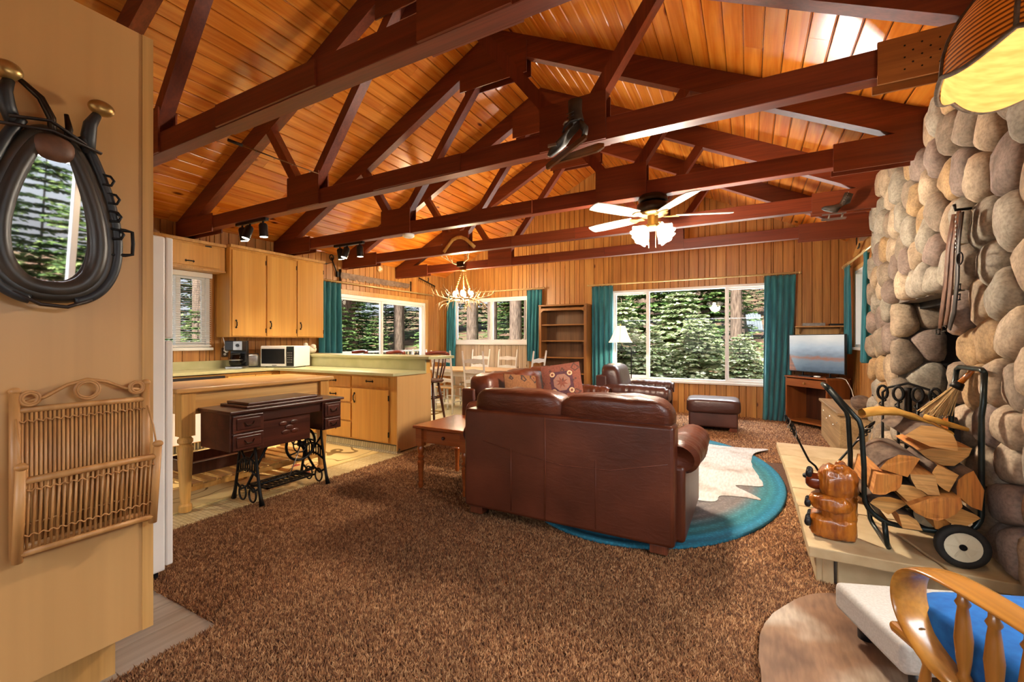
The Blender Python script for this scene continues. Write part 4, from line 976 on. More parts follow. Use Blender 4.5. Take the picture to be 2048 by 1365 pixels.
# stitched seams on the back
MB().tube([(-.08,-.003,.06),(-.075,-.004,.40),(-.08,-.003,.735)], .003, 5).obj('seam', M_['lfoot'], lv, smooth=True)
MB().tube([(-.55,-.002,.53),(-.25,-.003,.475),(.05,-.004,.44),(.35,-.003,.45),(.68,-.002,.53)], .0022, 5).obj('seam', M_['lfoot'], lv, smooth=True)
for x in (-.33,.26): MB().tube([(x,-.002,.08),(x,-.003,.50)], .002, 5).obj('seam', M_['lfoot'], lv, smooth=True)
s2 = thing('leather_sofa', 'long brown leather three seat sofa with two kilim pillows facing the hearth', 'sofa', (-2.60,4.74,.02), R(-90))
sofa(s2, 2.1, 3, 'leather', .95)
ac = thing('leather_armchair', 'dark brown leather armchair by the picture window in front of the lamp', 'armchair', (-1.98,6.62,.01), R(-86))
sofa(ac, 1.0, 1, 'leather2', .98)
ot = thing('leather_ottoman', 'dark brown leather ottoman below the picture window sill', 'ottoman', (-.44,6.82,.01), R(3))
MB().box(-.31,.31,-.24,.24,.05,.27).obj('base', M_['leather2'], ot, bevel=.025, seg=3, auto=True)
MB().sq((0,0,.335), (.345,.28,.105), .35, .28, 40, 16, wob=.008, fr=9, seed=3).obj('cushion', M_['leather2w'], ot, smooth=True)
for sx in (-1,1):
    for sy in (-1,1): MB().box(sx*.25-.045,sx*.25+.045,sy*.19-.03,sy*.19+.03,0,.052).obj('foot', M_['lfoot'], ot, bevel=.004)
# pillows
def kilim(name, base, dark):
    t = NT(name); ck = t.n('TexVoronoi', distance='MANHATTAN'); ck.inputs['Scale'].default_value = 7; ck.inputs['Randomness'].default_value = .25; t.l(t.coord((1,1,1)), ck.inputs[0])
    c = t.ramp(ck.outputs['Distance'], [(0, lin('#d3b48c')), (.12, lin('#5c2c20')), (.25, lin(base)), (.45, lin(dark)), (.6, lin(base))], 'CONSTANT')
    nz = t.n('TexNoise'); nz.inputs['Scale'].default_value = 60; t.l(t.coord(), nz.inputs[0]); t.bump(nz.outputs[0], .4, .004)
    c = t.mix(1., c, t.ramp(nz.outputs[0], [(.3, (.75,.72,.7)), (.7, (1.1,1.1,1.1))]), 'MULTIPLY'); return t.set(c, .95)
M_['kilim'] = kilim('kilim_weave', '#7a4536', '#54362e'); M_['kilim2'] = kilim('kilim_weave_dark', '#6f4726', '#33211a')
M_['kmed'] = pm('kilim_medallion', '#96634f', '#7c6156', 30, .95, .3); M_['kcream'] = pm('kilim_cream', '#cdb08a', '#b89570', 30, .95, .3); M_['kdark'] = pm('kilim_plum', '#54303a', '#43262c', 30, .95, .3)
def pillow(name, label, loc, rot, s, mat, med=True):
    t = thing(name, label, 'pillow', loc, 0, None, rot)
    def puff(x, z): return .055*(1-abs(x/s)**2.6)*(1-abs(z/s)**2.6)
    mb = MB(); n = 22
    for sg in (-1,1):
        mb.grid(lambda u, v: ((u*2-1)*s*(1-.05*math.sin(PI*v)*0), sg*(puff((u*2-1)*s,(v*2-1)*s)+.004), (v*2-1)*s), n, n)
    mb.obj('cover', M_[mat], t, smooth=True)
    MB().tube([(-s,0,-s),(-s*.97,0,0),(-s,0,s),(0,0,s*.97),(s,0,s),(s*.97,0,0),(s,0,-s),(0,0,-s*.97)], .007, 6, closed=True).obj('piping', M_[mat], t, smooth=True)
    if med:
        def patch(nm, poly, mm, lift):
            mb = MB(); k = len(poly); c = (sum(p[0] for p in poly)/k, sum(p[1] for p in poly)/k)
            rings = [1., .66, .33]; vs = []
            for r_ in rings: vs += [(c[0]+(p[0]-c[0])*r_, -(puff(c[0]+(p[0]-c[0])*r_, c[1]+(p[1]-c[1])*r_)+.005+lift), c[1]+(p[1]-c[1])*r_) for p in poly]
            vs.append((c[0], -(puff(*c)+.005+lift), c[1])); fs = []
            for i in range(2):
                for j in range(k): fs.append((i*k+j, i*k+(j+1)%k, (i+1)*k+(j+1)%k, (i+1)*k+j))
            for j in range(k): fs.append((2*k+j, 2*k+(j+1)%k, 3*k))
            mb.add(vs, fs).obj(nm, M_[mm], t, smooth=True)
        a = s*.58
        sq_ = lambda c, r_: [(c[0]+r_*math.cos(R(22.5+45*i)), c[1]+r_*math.sin(R(22.5+45*i))) for i in range(8)]
        den = []
        for i in range(4):
            p, q = [(-a,-a),(a,-a),(a,a),(-a,a)][i], [(a,-a),(a,a),(-a,a),(-a,-a)][i]
            den += [(p[0]+(q[0]-p[0])*k/6, p[1]+(q[1]-p[1])*k/6) for k in range(6)]
        patch('field', den, 'kdark', .001); patch('medallion', sq_((0,0), s*.46), 'kmed', .003); patch('star', [(s*(.33 if i%2 else .14)*math.cos(R(i*22.5)), s*(.33 if i%2 else .14)*math.sin(R(i*22.5))) for i in range(16)], 'kilim', .005)
        for sx in (-1,1):
            for sz in (-1,1): patch('corner_motif', sq_((sx*s*.45,sz*s*.45), s*.14), 'kcream', .004); patch('corner_eye', sq_((sx*s*.45,sz*s*.45), s*.07), 'kilim', .006)
    return t
pillow('kilim_pillow', 'square red kilim pillow with a star medallion leaning on the sofa end', (-2.0,4.97,.735), (R(-16),R(-8),R(22)), .235, 'kilim')
pillow('kilim_pillow', 'dark brown kilim pillow slumped behind the loveseat corner', (-2.08,4.04,.70), (R(-18),R(6),R(62)), .2, 'kilim2', False)
# end table
M_['cherry'] = wood('cherry_wood', '#8c4119', '#ab5a28', 'X', .8, .22, 0, .03, .04, .5, coat=.4)
et = thing('end_table', 'cherry wood end table with a drawer and turned legs at the loveseat side', 'end table', (-2.22,3.10,.02))
MB().box(-.25,.28,-.30,.32,.50,.525).obj('table_top', M_['cherry'], et, bevel=.008)
MB().box(-.20,.25,-.25,.27,.38,.50).obj('apron', M_['cherry'], et)
d = MB().box(-.13,.25,-.262,-.25,.395,.488).obj('drawer', M_['cherry'], et, bevel=.003); MB().sq((.05,-.275,.44), (.014,.014,.014), 1, 1, 12, 8).obj('knob', M_['walnut'], d, smooth=True)
for sx in (-.20,.25):
    for sy in (-.25,.27):
        lg = MB().box(-.03,.03,-.03,.03,.35,.50); lg.lathe([(.017,0),(.022,.03),(.018,.05),(.024,.16),(.030,.22),(.018,.235),(.028,.25),(.028,.262),(.018,.275),(.027,.30),(.031,.33),(.02,.352)], 16)
        lg.obj('leg', M_['cherry'], et, loc=(sx,sy,0), auto=True)
# rugs
t = NT('braided_rug'); tc = t.n('TexCoord'); mp = t.n('Mapping'); t.l(tc.outputs['Object'], mp.inputs[0]); mp.inputs['Scale'].default_value = (1/1.09,1/1.70,1)
ln = t.n('VectorMath', operation='LENGTH'); t.l(mp.outputs[0], ln.inputs[0])
band = t.ramp(ln.outputs['Value'], [(0, lin('#6d9a90')), (.50, lin('#7aa498')), (.56, lin('#77706c')), (.76, lin('#827a76')), (.84, lin('#3f7f88')), (.90, lin('#2f7f8c')), (.96, lin('#2484a6')), (1, lin('#1f6a80'))])
mu = t.n('Math', operation='MULTIPLY'); t.l(ln.outputs['Value'], mu.inputs[0]); mu.inputs[1].default_value = 62*PI/2
sn = t.n('Math', operation='SINE'); t.l(mu.outputs[0], sn.inputs[0]); vo = t.n('TexVoronoi'); vo.inputs['Scale'].default_value = 48; t.l(tc.outputs['Object'], vo.inputs[0])
fx = t.ramp(vo.outputs['Distance'], [(0, (1.2,1.2,1.2)), (.5, (.7,.7,.7))])
M_['braid'] = t.set(t.mix(1., band, fx, 'MULTIPLY'), .95); t.bump(sn.outputs[0], .4, .01)
rug = MB().prism([(1.09*math.cos(2*PI*i/72), 1.70*math.sin(2*PI*i/72)) for i in range(72)], 0, .022).obj('braided_rug', M_['braid'], loc=(-.81,4.30,.005), bevel=.008, auto=True)
tag(rug, 'oval braided rug in teal and grey rings before the hearth', 'rug')
def hidemat(name, a, b, c, p0, p1):
    t = NT(name); nz = t.n('TexNoise'); nz.inputs['Scale'].default_value = 2.3; nz.inputs['Detail'].default_value = 3; t.l(t.coord(), nz.inputs[0])
    f = t.n('TexNoise'); f.inputs['Scale'].default_value = 1; f.inputs['Detail'].default_value = 2; t.l(t.coord((60,12,30)), f.inputs[0])
    c_ = t.ramp(nz.outputs[0], [(p0, lin(a)), ((p0+p1)/2, lin(b)), (p1, lin(c))]); c_ = t.mix(1., c_, t.ramp(f.outputs[0], [(.3, (.78,.76,.74)), (.7, (1.08,1.08,1.08))]), 'MULTIPLY')
    t.bump(f.outputs[0], .4, .004); return t.set(c_, .6)
M_['hide'] = hidemat('pale_cowhide', '#8a6a52', '#b3a99c', '#c4c0ba', .32, .5); M_['hide2'] = hidemat('tan_cowhide', '#6a4a34', '#8f6a4c', '#b7a48e', .38, .62)
def hide(name, label, pts, z, mat, th=.006):
    c = (sum(p[0] for p in pts)/len(pts), sum(p[1] for p in pts)/len(pts)); P_ = [Vector((p[0]-c[0],p[1]-c[1])) for p in pts]; n = len(P_); q = []
    for i in range(n):
        a, b, c1, d_ = P_[i-1], P_[i], P_[(i+1)%n], P_[(i+2)%n]
        for k in range(5):
            s = k/5; v = .5*((2*b)+(c1-a)*s+(2*a-5*b+4*c1-d_)*s*s+(3*b-a-3*c1+d_)*s**3); w = .010*noise.noise(Vector((v.x*14,v.y*14,3))); q.append((v.x+w,v.y+w))
    o = MB().prism(q, 0, th).obj(name, M_[mat], loc=(c[0],c[1],z)); return tag(o, label, 'rug')
hide('cowhide', 'pale grey cowhide spread across the braided rug', [(-1.15,3.7),(-.75,3.55),(-.35,3.60),(-.22,3.64),(-.19,3.79),(-.05,3.84),(.09,3.84),(-.02,4.0),(-.09,4.12),(.0,4.16),(.11,4.22),(.08,4.5),(.03,4.9),(.06,5.4),(.20,5.66),(.0,5.62),(-.3,5.6),(-.7,5.7),(-1.1,5.5),(-1.25,5.0),(-1.1,4.5)], .0275, 'hide')
hide('cowhide', 'tan and white cowhide on the carpet under the footstool', [(.05,1.75),(.04,2.03),(.07,2.20),(.14,2.35),(.24,2.50),(.34,2.58),(.5,2.62),(.75,2.6),(.95,2.5),(1.05,2.2),(1.0,1.8),(.8,1.5),(.4,1.45),(.15,1.55)], .024, 'hide2')
# footstool
M_['linen'] = pm('white_linen', '#b3aca0', '#c4beb4', 120, .9, .25, dist=.001)
fs_ = thing('footstool', 'low white upholstered footstool with dark block feet on the cowhide', 'footstool', (.32,2.285,.03), R(20))
MB().box(0,.60,-.40,0,.09,.20).obj('cushion', M_['linen'], fs_, bevel=.022, seg=4, auto=True)
for x in (.09,.51):
    for y in (-.06,-.34): MB().lathe([(.028,0),(.032,.09)], 16, (x,y,0)).obj('foot', M_['black'], fs_, smooth=True)
# rocking chair
M_['oak'] = wood('golden_oak', '#a8661f', '#c98a3c', 'Y', .9, .25, 0, .03, .04, .6, coat=.4)
M_['oakz'] = wood('golden_oak_turned', '#94581c', '#b87a34', 'Z', .9, .28, 0, .03, .04, .6, coat=.3)
M_['blue'] = pm('blue_velour', '#0d4f8f', '#1667ad', 30, .95, .3)
rc = thing('rocking_chair', 'golden oak rocking chair with blue velour cushions and bentwood arms', 'rocking chair', (.752,1.40,.033), R(22))
def spind(p, q, seg=12):
    a = Vector(p); b = Vector(q); L = (b-a).length; prof = [(.0,.009),(.10,.010),(.14,.015),(.18,.010),(.3,.014),(.5,.0175),(.7,.013),(.8,.010),(.84,.015),(.88,.010),(1,.009)]
    return MB().tube([a+(b-a)*t_ for t_, r_ in prof], [r_ for t_, r_ in prof], seg)
MB().box(-.27,.27,-.25,.38,.37,.40).obj('seat', M_['oak'], rc, bevel=.012)
MB().sq((0,.06,.455), (.26,.31,.065), .4, .35, 32, 12, wob=.004, fr=8).obj('seat_cushion', M_['blue'], rc, smooth=True)
MB().sq((0,-.27,.74), (.23,.06,.30), .4, .4, 32, 14, wob=.004, fr=8).obj('back_cushion', M_['blue'], rc, smooth=True)
for s in (-1,1):
    arm = MB(); path = [(-.30,.615),(-.18,.635),(-.05,.645),(.08,.645),(.18,.64),(.25,.615),(.285,.565),(.28,.50),(.24,.45),(.18,.415),(.10,.395)]
    x = s*.285; vs = []; 
    P2 = [Vector((0,p[0],p[1])) for p in path]; n = len(P2)
    for i in range(n):
        tg_ = (P2[min(i+1,n-1)]-P2[max(i-1,0)]).normalized(); nn = Vector((0,-tg_.z,tg_.y)); w = .05 if 2 < i < n-1 else .04
        for a_, b_ in ((-w,-.009),(w,-.009),(w,.009),(-w,.009)): vs.append(Vector((x+a_,0,0))+P2[i]+nn*b_)
    fs = [(i*4+j, i*4+(j+1)%4, (i+1)*4+(j+1)%4, (i+1)*4+j) for i in range(n-1) for j in range(4)]+[(3,2,1,0),tuple(range((n-1)*4,n*4))]
    ao = arm.add(vs, fs).obj('bentwood_arm', M_['oak'], rc, sub=2, smooth=True)
    MB().lathe([(.008,0),(.006,.003)], 10, M=T(x,.235,.462,rx=R(-50))).obj('screw_cap', M_['steel'], ao)
    for y in (-.16,-.03,.045,.12): spind((x,y*.95,.395),(x,y,.64)).obj('arm_spindle', M_['oakz'], rc, smooth=True)
    spind((s*.23,.33,.05),(s*.21,.31,.38)).obj('leg', M_['oakz'], rc, smooth=True); spind((s*.23,-.22,.06),(s*.20,-.2,.38)).obj('leg', M_['oakz'], rc, smooth=True)
    MB().tube([(s*.23,-.50+.09*k,.02+.0011*(k-5.3)**2*2.2) for k in range(11)], .018, 8, flat=1.4).obj('rocker', M_['oak'], rc, smooth=True)
    MB().tube([(s*.25,-.24,.39),(s*.26,-.34,.7),(s*.26,-.40,1.02)], .018, 8).obj('back_post', M_['oakz'], rc, smooth=True)
MB().tube([(-.23,.33,.16),(.23,.33,.16)], .013, 8).obj('stretcher', M_['oakz'], rc, smooth=True)
MB().box(-.28,.28,-.43,-.40,.94,1.06).obj('crest_rail', M_['oak'], rc, bevel=.012)
# desk and television
M_['teak'] = wood('desk_teak', '#8a4a1e', '#a9642e', 'X', .8, .35, 0, .04, .05, .6)
M_['teakz'] = wood('desk_teak_side', '#7c3f19', '#985629', 'Z', .8, .35, 0, .04, .05, .6)
dk = thing('writing_desk', 'small teak desk with one drawer set across the room corner under the television', 'desk', (.87,7.64,0), R(-48))
MB().box(-.345,.345,-.215,.20,.71,.735).obj('desk_top', M_['teak'], dk, bevel=.004)
for x in (-.325,.325): MB().box(x-.012,x+.012,-.20,.19,0,.71).obj('side_panel', M_['teakz'], dk)
MB().box(-.313,.313,.16,.18,.05,.71).obj('back_panel', M_['walnut'], dk); MB().box(-.313,.313,-.18,.16,.06,.08).obj('lower_shelf', M_['teak'], dk)
d = MB().box(-.312,.312,-.208,-.19,.585,.695).obj('drawer', M_['teak'], dk, bevel=.003); MB().sq((0,-.222,.64), (.016,.016,.016), 1, 1, 12, 8).obj('knob', M_['brass'], d, smooth=True)
tv = thing('television', 'flat television on the teak desk showing a hazy sunset lake', 'television', (.84,7.53,.735), R(-50))
MB().box(-.45,.45,.0,.035,.06,.61).obj('bezel', M_['black'], tv, bevel=.004)
t = NT('tv_picture'); tc = t.n('TexCoord'); sx = t.n('SeparateXYZ'); t.l(tc.outputs['Object'], sx.inputs[0])
nz = t.n('TexNoise'); nz.inputs['Scale'].default_value = 1; nz.inputs['Detail'].default_value = 6; t.l(t.coord((7,1,22)), nz.inputs[0])
m1 = t.n('Math', operation='MULTIPLY_ADD'); t.l(nz.outputs[0], m1.inputs[0]); m1.inputs[1].default_value = .10; t.l(sx.outputs[2], m1.inputs[2])
c = t.ramp(m1.outputs[0], [(.10, lin('#3c4a56')), (.20, lin('#6f7f8c')), (.28, lin('#8a939a')), (.32, lin('#b07a64')), (.36, lin('#8d98a2')), (.48, lin('#c6cfd6')), (.60, lin('#efe9df'))])
# dark red rock at the lower left
m2 = t.n('Math', operation='MULTIPLY_ADD'); t.l(sx.outputs[0], m2.inputs[0]); m2.inputs[1].default_value = 1.9; t.l(sx.outputs[2], m2.inputs[2])
rk = t.ramp(m2.outputs[0], [(-0.0, (1,1,1)), (.0, (1,1,1)), (.001, (0,0,0))]); 
m3 = t.n('Math', operation='ADD'); t.l(m2.outputs[0], m3.inputs[0]); m3.inputs[1].default_value = .62
rk = t.ramp(m3.outputs[0], [(.08, (1,1,1)), (.12, (0,0,0))])
c = t.mix(rk, c, t.ramp(nz.outputs[0], [(.35, lin('#5a3a34')), (.65, lin('#c06a3c'))])); t.l(c, t.b.inputs['Emission Color']); t.b.inputs['Emission Strength'].default_value = .6; M_['tvpic'] = t.set(lin('#101010'), .15)
MB().box(-.44,.44,-.002,.0,.072,.60).obj('screen', M_['tvpic'], tv)
for x in (-.22,.22): MB().bar((x,-.05,.006),(x,.10,.006),.02,.012).obj('stand_foot', M_['black'], tv); 
for x in (-.22,.22): MB().bar((x,.018,.01),(x,.018,.07),.02,.012,(1,0,0)).obj('stand_leg', M_['black'], tv)
kb = MB().box(-.10,.10,-.03,.03,0,.016).obj('remote_keyboard', M_['black'], loc=(.734,7.544,.735), rot=(0,0,R(-48)), bevel=.004); tag(kb, 'black remote keyboard lying on the desk before the television', 'remote')
ms = MB().sq((0,0,.012), (.05,.03,.012), .7, .8, 16, 8).obj('white_mouse', M_['white'], loc=(.852,7.413,.735), rot=(0,0,R(-48)), smooth=True); tag(ms, 'white computer mouse on the desk before the television', 'mouse')
sh = thing('corner_shelf', 'small pine wall shelf above the television', 'shelf', (.94,7.93,1.40))
MB().box(-.31,.30,-.11,.10,.055,.075).obj('shelf_board', M_['trimwood'], sh, bevel=.003); MB().box(-.30,.29,.06,.10,-.06,.055).obj('back_rail', M_['trimwood'], sh)
for x in (-.25,.24): MB().prism([(0,0),(.12,.0),(0,-.1)], x-.01, x+.01, frame((0,.06,.055),(0,-1,0),(0,0,1),(-1,0,0))).obj('bracket', M_['trimwood'], sh)
dv = MB().box(-.14,.14,-.08,.08,0,.045).obj('media_player', M_['steel'], loc=(.86,7.92,1.475), bevel=.003); tag(dv, 'silver media player on the pine shelf above the television', 'player')
dv = MB().box(-.08,.08,-.07,.07,0,.03).obj('set_top_box', M_['black'], loc=(1.14,7.92,1.475), bevel=.003); tag(dv, 'black set top box beside the silver player on the pine shelf', 'set top box')
cb_ = MB().tube([(1.06,7.44,.741),(1.12,7.36,.742),(1.16,7.31,.725),(1.21,7.25,.60),(1.24,7.16,.40),(1.255,7.09,.2),(1.255,7.08,.012)], .006, 6).obj('power_cord', M_['white'], smooth=True); tag(cb_, 'white power cord drooping from the desk to the floor', 'cord')
# bookcase
M_['bookwood'] = wood('oak_bookcase', '#8a5a2c', '#a97640', 'Z', .7, .4, 0, .03, .06, .7); M_['bookback'] = wood('bookcase_back', '#5e3f26', '#7a5636', 'Z', .7, .5, 0, .03, .05, .7); M_['bookX'] = wood('oak_shelf', '#94632f', '#b38047', 'X', .7, .4, 0, .03, .06, .7)
bk = thing('bookcase', 'tall empty oak bookcase between the two curtained windows', 'bookcase', (-3.112,7.88,0))
for x in (-.46,.46): MB().box(x-.025,x+.025,-.16,.13,0,1.92).obj('side_panel', M_['bookwood'], bk, bevel=.003)
MB().box(-.435,.435,.115,.13,.06,1.90).obj('back_panel', M_['bookback'], bk)
for z in (.05,.33,.62,.92,1.24,1.55,1.86): MB().box(-.435,.435,-.14,.115,z,z+.022).obj('shelf', M_['bookX'], bk)
MB().box(-.485,.485,-.18,.14,1.92,1.95).obj('crown', M_['bookX'], bk, bevel=.006)
MB().prism([(-.435,1.87),(-.435,1.80),(-.39,1.835),(.39,1.835),(.435,1.80),(.435,1.87)], .15, .17, frame((0,0,0),(1,0,0),(0,0,1),(0,-1,0))).obj('valance', M_['bookX'], bk)
MB().box(-.435,.435,-.15,-.13,0,.05).obj('plinth', M_['bookX'], bk)
# floor lamp
M_['shade'] = emit('lit_lamp_shade', '#ffe2b0', 1.6, '#e8dcc4')
fl_ = thing('floor_lamp', 'black swing arm floor lamp with a pleated cream shade by the window', 'floor lamp', (-1.76,7.52,0))
MB().lathe([(.13,0),(.13,.02),(.03,.035),(.012,.05)], 20).obj('base', M_['iron'], fl_, smooth=True)
MB().tube([(0,0,.03),(0,0,1.10),(-.01,0,1.14),(-.05,0,1.155),(-.12,0,1.15),(-.155,0,1.17),(-.165,0,1.22),(-.165,0,1.30)], .009, 8).obj('pole', M_['iron'], fl_, smooth=True)
def shf(u, v):
    a = 2*PI*u; r = .20-.125*(v**.75); k = 1+.006*math.cos(a*24); return (-.185+r*k*math.cos(a), r*k*math.sin(a), 1.225+.285*v)
so_ = MB().grid(shf, 96, 10, cu=True).obj('lamp_shade', M_['shade'], fl_, smooth=True)
for k in range(8):
    a = 2*PI*k/8+.2; MB().tube([(-.185+(.202-.125*(v**.75))*math.cos(a),(.202-.125*(v**.75))*math.sin(a),1.225+.285*v) for v in (0,.25,.5,.75,1)], .003, 4).obj('shade_rib', M_['trimwood'], so_, smooth=True)
MB().lathe([(.008,1.51),(.012,1.53),(.004,1.55)], 8, (-.185,0,0)).obj('finial', M_['brass'], fl_, smooth=True)
def lamp(name, loc, energy, col=(1,.8,.55), rad=.05, parent=None):
    ld = bpy.data.lights.new(name, 'POINT'); ld.energy = energy; ld.color = col; ld.shadow_soft_size = rad
    o = bpy.data.objects.new(name, ld); COL.objects.link(o); o.location = loc
    if parent is not None: o.parent = parent
    return o
lamp('floor_lamp_bulb', (-.185,0,1.34), 25, parent=fl_, rad=.04)
# ------------------------------------------------------------------ hung from the trusses
M_['bulb'] = emit('lit_bulb_glass', '#fff0d2', 9.0)
M_['tulip'] = emit('lit_frosted_glass', '#fff3de', 2.2, '#f4f1ea')
M_['blade'] = pm('white_fan_blade', '#ddd8cc', '#ece8de', 10, .35, .05)
fan = thing('ceiling_fan', 'antique brass ceiling fan with five white blades and lit tulip glass shades', 'ceiling fan', (-.74,3.97,2.53))
MB().lathe([(.11,0),(.125,-.02),(.125,-.05),(.10,-.06)], 28).obj('canopy', M_['bronze'], fan, smooth=True)
mo = MB().lathe([(.10,-.06),(.135,-.075),(.14,-.12),(.12,-.15),(.06,-.165)], 28).obj('motor_housing', M_['bronze'], fan, smooth=True)
MB().lathe([(.125,-.148),(.13,-.158),(.115,-.17),(.05,-.175)], 28).obj('brass_ring', M_['brass'], mo, smooth=True)
for k in range(5):
    a = R(19+72*k); ca, sa = math.cos(a), math.sin(a); Mk = Matrix.Translation((0,0,-.185)) @ Euler((R(12),0,a),'XYZ').to_matrix().to_4x4()
    ir = MB().prism([(.09,-.03),(.14,-.018),(.19,-.045),(.22,-.02),(.22,.02),(.19,.045),(.14,.018),(.09,.03)], -.004, .004, Mk).obj('blade_iron', M_['brass'], fan)
    MB().prism([(.19,-.055),(.30,-.066),(.55,-.070),(.645,-.062),(.66,-.03),(.66,.03),(.645,.062),(.55,.070),(.30,.066),(.19,.055)], .004, .012, Mk).obj('blade', M_['blade'], ir, bevel=.002, seg=1)
MB().lathe([(.045,-.175),(.045,-.245),(.06,-.25),(.065,-.285),(.03,-.30)], 24).obj('light_fitter', M_['brass'], fan, smooth=True)
for k in range(4):
    a = R(45+90*k+8); Mt = T(.065*math.cos(a), .065*math.sin(a), -.275) @ Matrix.Rotation(a, 4, 'Z') @ Matrix.Rotation(R(130), 4, 'Y')
    def tul(u, v):
        th = 2*PI*u; r = .022+.055*v**.7+.012*v*math.cos(th*6)*v*v; return (r*math.cos(th), r*math.sin(th), .02+.11*v)
    tu = MB().grid(tul, 36, 9, cu=True, M=Mt).obj('tulip_shade', M_['tulip'], fan, smooth=True)
    MB().lathe([(.02,-.01),(.024,.03)], 14, M=Mt).obj('socket', M_['brass'], tu, smooth=True)
    MB().sq((0,0,.075), (.024,.024,.032), 1, 1, 14, 8, M=Mt).obj('bulb', M_['bulb'], tu, smooth=True)
for x in (-.03,.03): MB().tube([(x,-.03,-.29),(x,-.03,-.46)], .0015, 4).obj('pull_chain', M_['brass'], fan)
lamp('fan_light', (0,0,-.42), 260, (1,.87,.7), .12, fan)
# antler chandelier
M_['antler'] = pm('antler_bone', '#a98a5e', '#d9c39a', 14, .5, .25)
def antler(parent, M, seed, L=.34, nm='antler'):
    rg = random.Random(seed); mb = MB()
    main = [Vector((L*t_, .05*math.sin(t_*2.2)*rg.choice((-1,1)), .16*L*2*t_*t_)) for t_ in (0,.2,.4,.6,.8,1)]
    mb.tube(main, [.016,.014,.012,.010,.007,.002], 7, M=M)
    for i, s in ((1,1),(2,-1),(3,1),(4,-1)):
        p = main[i]; l = rg.uniform(.10,.16)
        mb.tube([p, p+Vector((.3*l,s*.35*l,.5*l)), p+Vector((.45*l,s*.5*l,1.0*l))], [.009,.007,.0015], 6, M=M)
    return mb.obj(nm, M_['antler'], parent, smooth=True)
cl = thing('antler_chandelier', 'antler chandelier with lit glass chimneys on chains over the dining table', 'chandelier', (-4.50,6.45,2.02))
MB().tube([(.19*math.cos(2*PI*i/20), .19*math.sin(2*PI*i/20), -.02) for i in range(20)], .014, 8, closed=True).obj('ring', M_['antler'], cl, smooth=True)
for k in range(6):
    a = 2*PI*k/6+.3; antler(cl, T(.16*math.cos(a), .16*math.sin(a), -.02) @ Matrix.Rotation(a+.3, 4, 'Z'), k, .46)
    antler(cl, T(.15*math.cos(a+.5), .15*math.sin(a+.5), -.03) @ Matrix.Rotation(a+.9, 4, 'Z') @ Matrix.Rotation(PI*.98, 4, 'X'), k+20, .36)
for k in range(4):
    a = 2*PI*k/4+.5; c = (.15*math.cos(a), .15*math.sin(a), 0)
    ch = MB().lathe([(.045,.0),(.068,.06),(.06,.13),(.036,.19)], 16, c, cap=False).obj('glass_chimney', M_['glass'], cl, smooth=True)
    MB().sq((c[0],c[1],.075), (.036,.036,.055), 1, 1, 14, 10).obj('bulb', M_['bulb'], ch, smooth=True); MB().lathe([(.03,-.01),(.03,.015)], 12, c).obj('cup', M_['brass'], ch, smooth=True)
for k in range(3):
    a = 2*PI*k/3
    for i in range(13):
        f = i/13; p = Vector((.17*(1-f)*math.cos(a)+.02*math.cos(a), .17*(1-f)*math.sin(a)+.02*math.sin(a), .0+.50*f))
        lk = [p+Vector((.010*math.cos(b)*(1 if i%2 else .2), .010*math.cos(b)*(.2 if i%2 else 1), .024*math.sin(b))) for b in [2*PI*j/8 for j in range(8)]]
        MB().tube(lk, .0025, 4, closed=True).obj('chain_link', M_['brass'], cl, smooth=True)
MB().lathe([(.06,.49),(.06,.51)], 18).obj('ceiling_plate', M_['brass'], cl, smooth=True)
lamp('chandelier_light', (0,0,.16), 120, (1,.78,.5), .12, cl)
am = thing('antler_mount', 'pair of pale antlers fixed on the truss above the chandelier', 'antlers', (-4.50,6.40,2.62))
antler(am, T(-.06,-.03,0) @ Matrix.Rotation(PI*.97, 4, 'Z') @ Matrix.Rotation(R(-12), 4, 'Y'), 41, .46); antler(am, T(.05,-.03,0) @ Matrix.Rotation(R(15), 4, 'Z') @ Matrix.Rotation(R(-40), 4, 'Y'), 42, .30)
MB().box(-.07,.07,-.06,.0,-.05,.05).obj('skull_plate', M_['bronze'], am, bevel=.01)
# track lights
def track(loc, label, s=1.):
    t = thing('track_light', label, 'track light', loc, 0, 'black track lights')
    MB().box(-.27,.27,-.02,.02,-.03,0).obj('rail', M_['black'], t, bevel=.003)
    for x, ax, ay in ((-.17,10,0),(-.03,-14,8),(.2,4,0)):
        Mh = T(x,0,-.05) @ Matrix.Rotation(R(ax), 4, 'X') @ Matrix.Rotation(R(ay), 4, 'Y')
        h = MB().lathe([(.042,-.14),(.042,-.02),(.03,0)], 18, M=Mh).obj('spot_head', M_['black'], t, auto=True)
        MB().lathe([(.036,-.144),(.036,-.1405)], 18, M=Mh).obj('lens', M_['bulb'], h); MB().tube([(x,0,-.028),(x,0,-.06)], .01, 8).obj('swivel', M_['black'], h, smooth=True)
        ld = bpy.data.lights.new('spot_bulb', 'SPOT'); ld.energy = 45; ld.color = (1,.82,.58); ld.spot_size = R(110); ld.spot_blend = .6; ld.shadow_soft_size = .03
        o = bpy.data.objects.new('spot_bulb', ld); COL.objects.link(o); o.parent = t; o.matrix_local = Mh @ Matrix.Translation((0,0,-.155))
    return t
track((-4.65,2.75,2.53), 'black three head track light under the truss over the sink'); track((-4.60,3.99,2.53), 'black three head track light under the truss over the breakfast bar')
sd_ = MB().lathe([(.07,0),(.07,-.025),(.05,-.04),(.02,-.043)], 24).obj('smoke_detector', M_['white'], loc=(-3.58,3.99,2.53), smooth=True); tag(sd_, 'round white smoke detector under the truss chord', 'smoke detector')
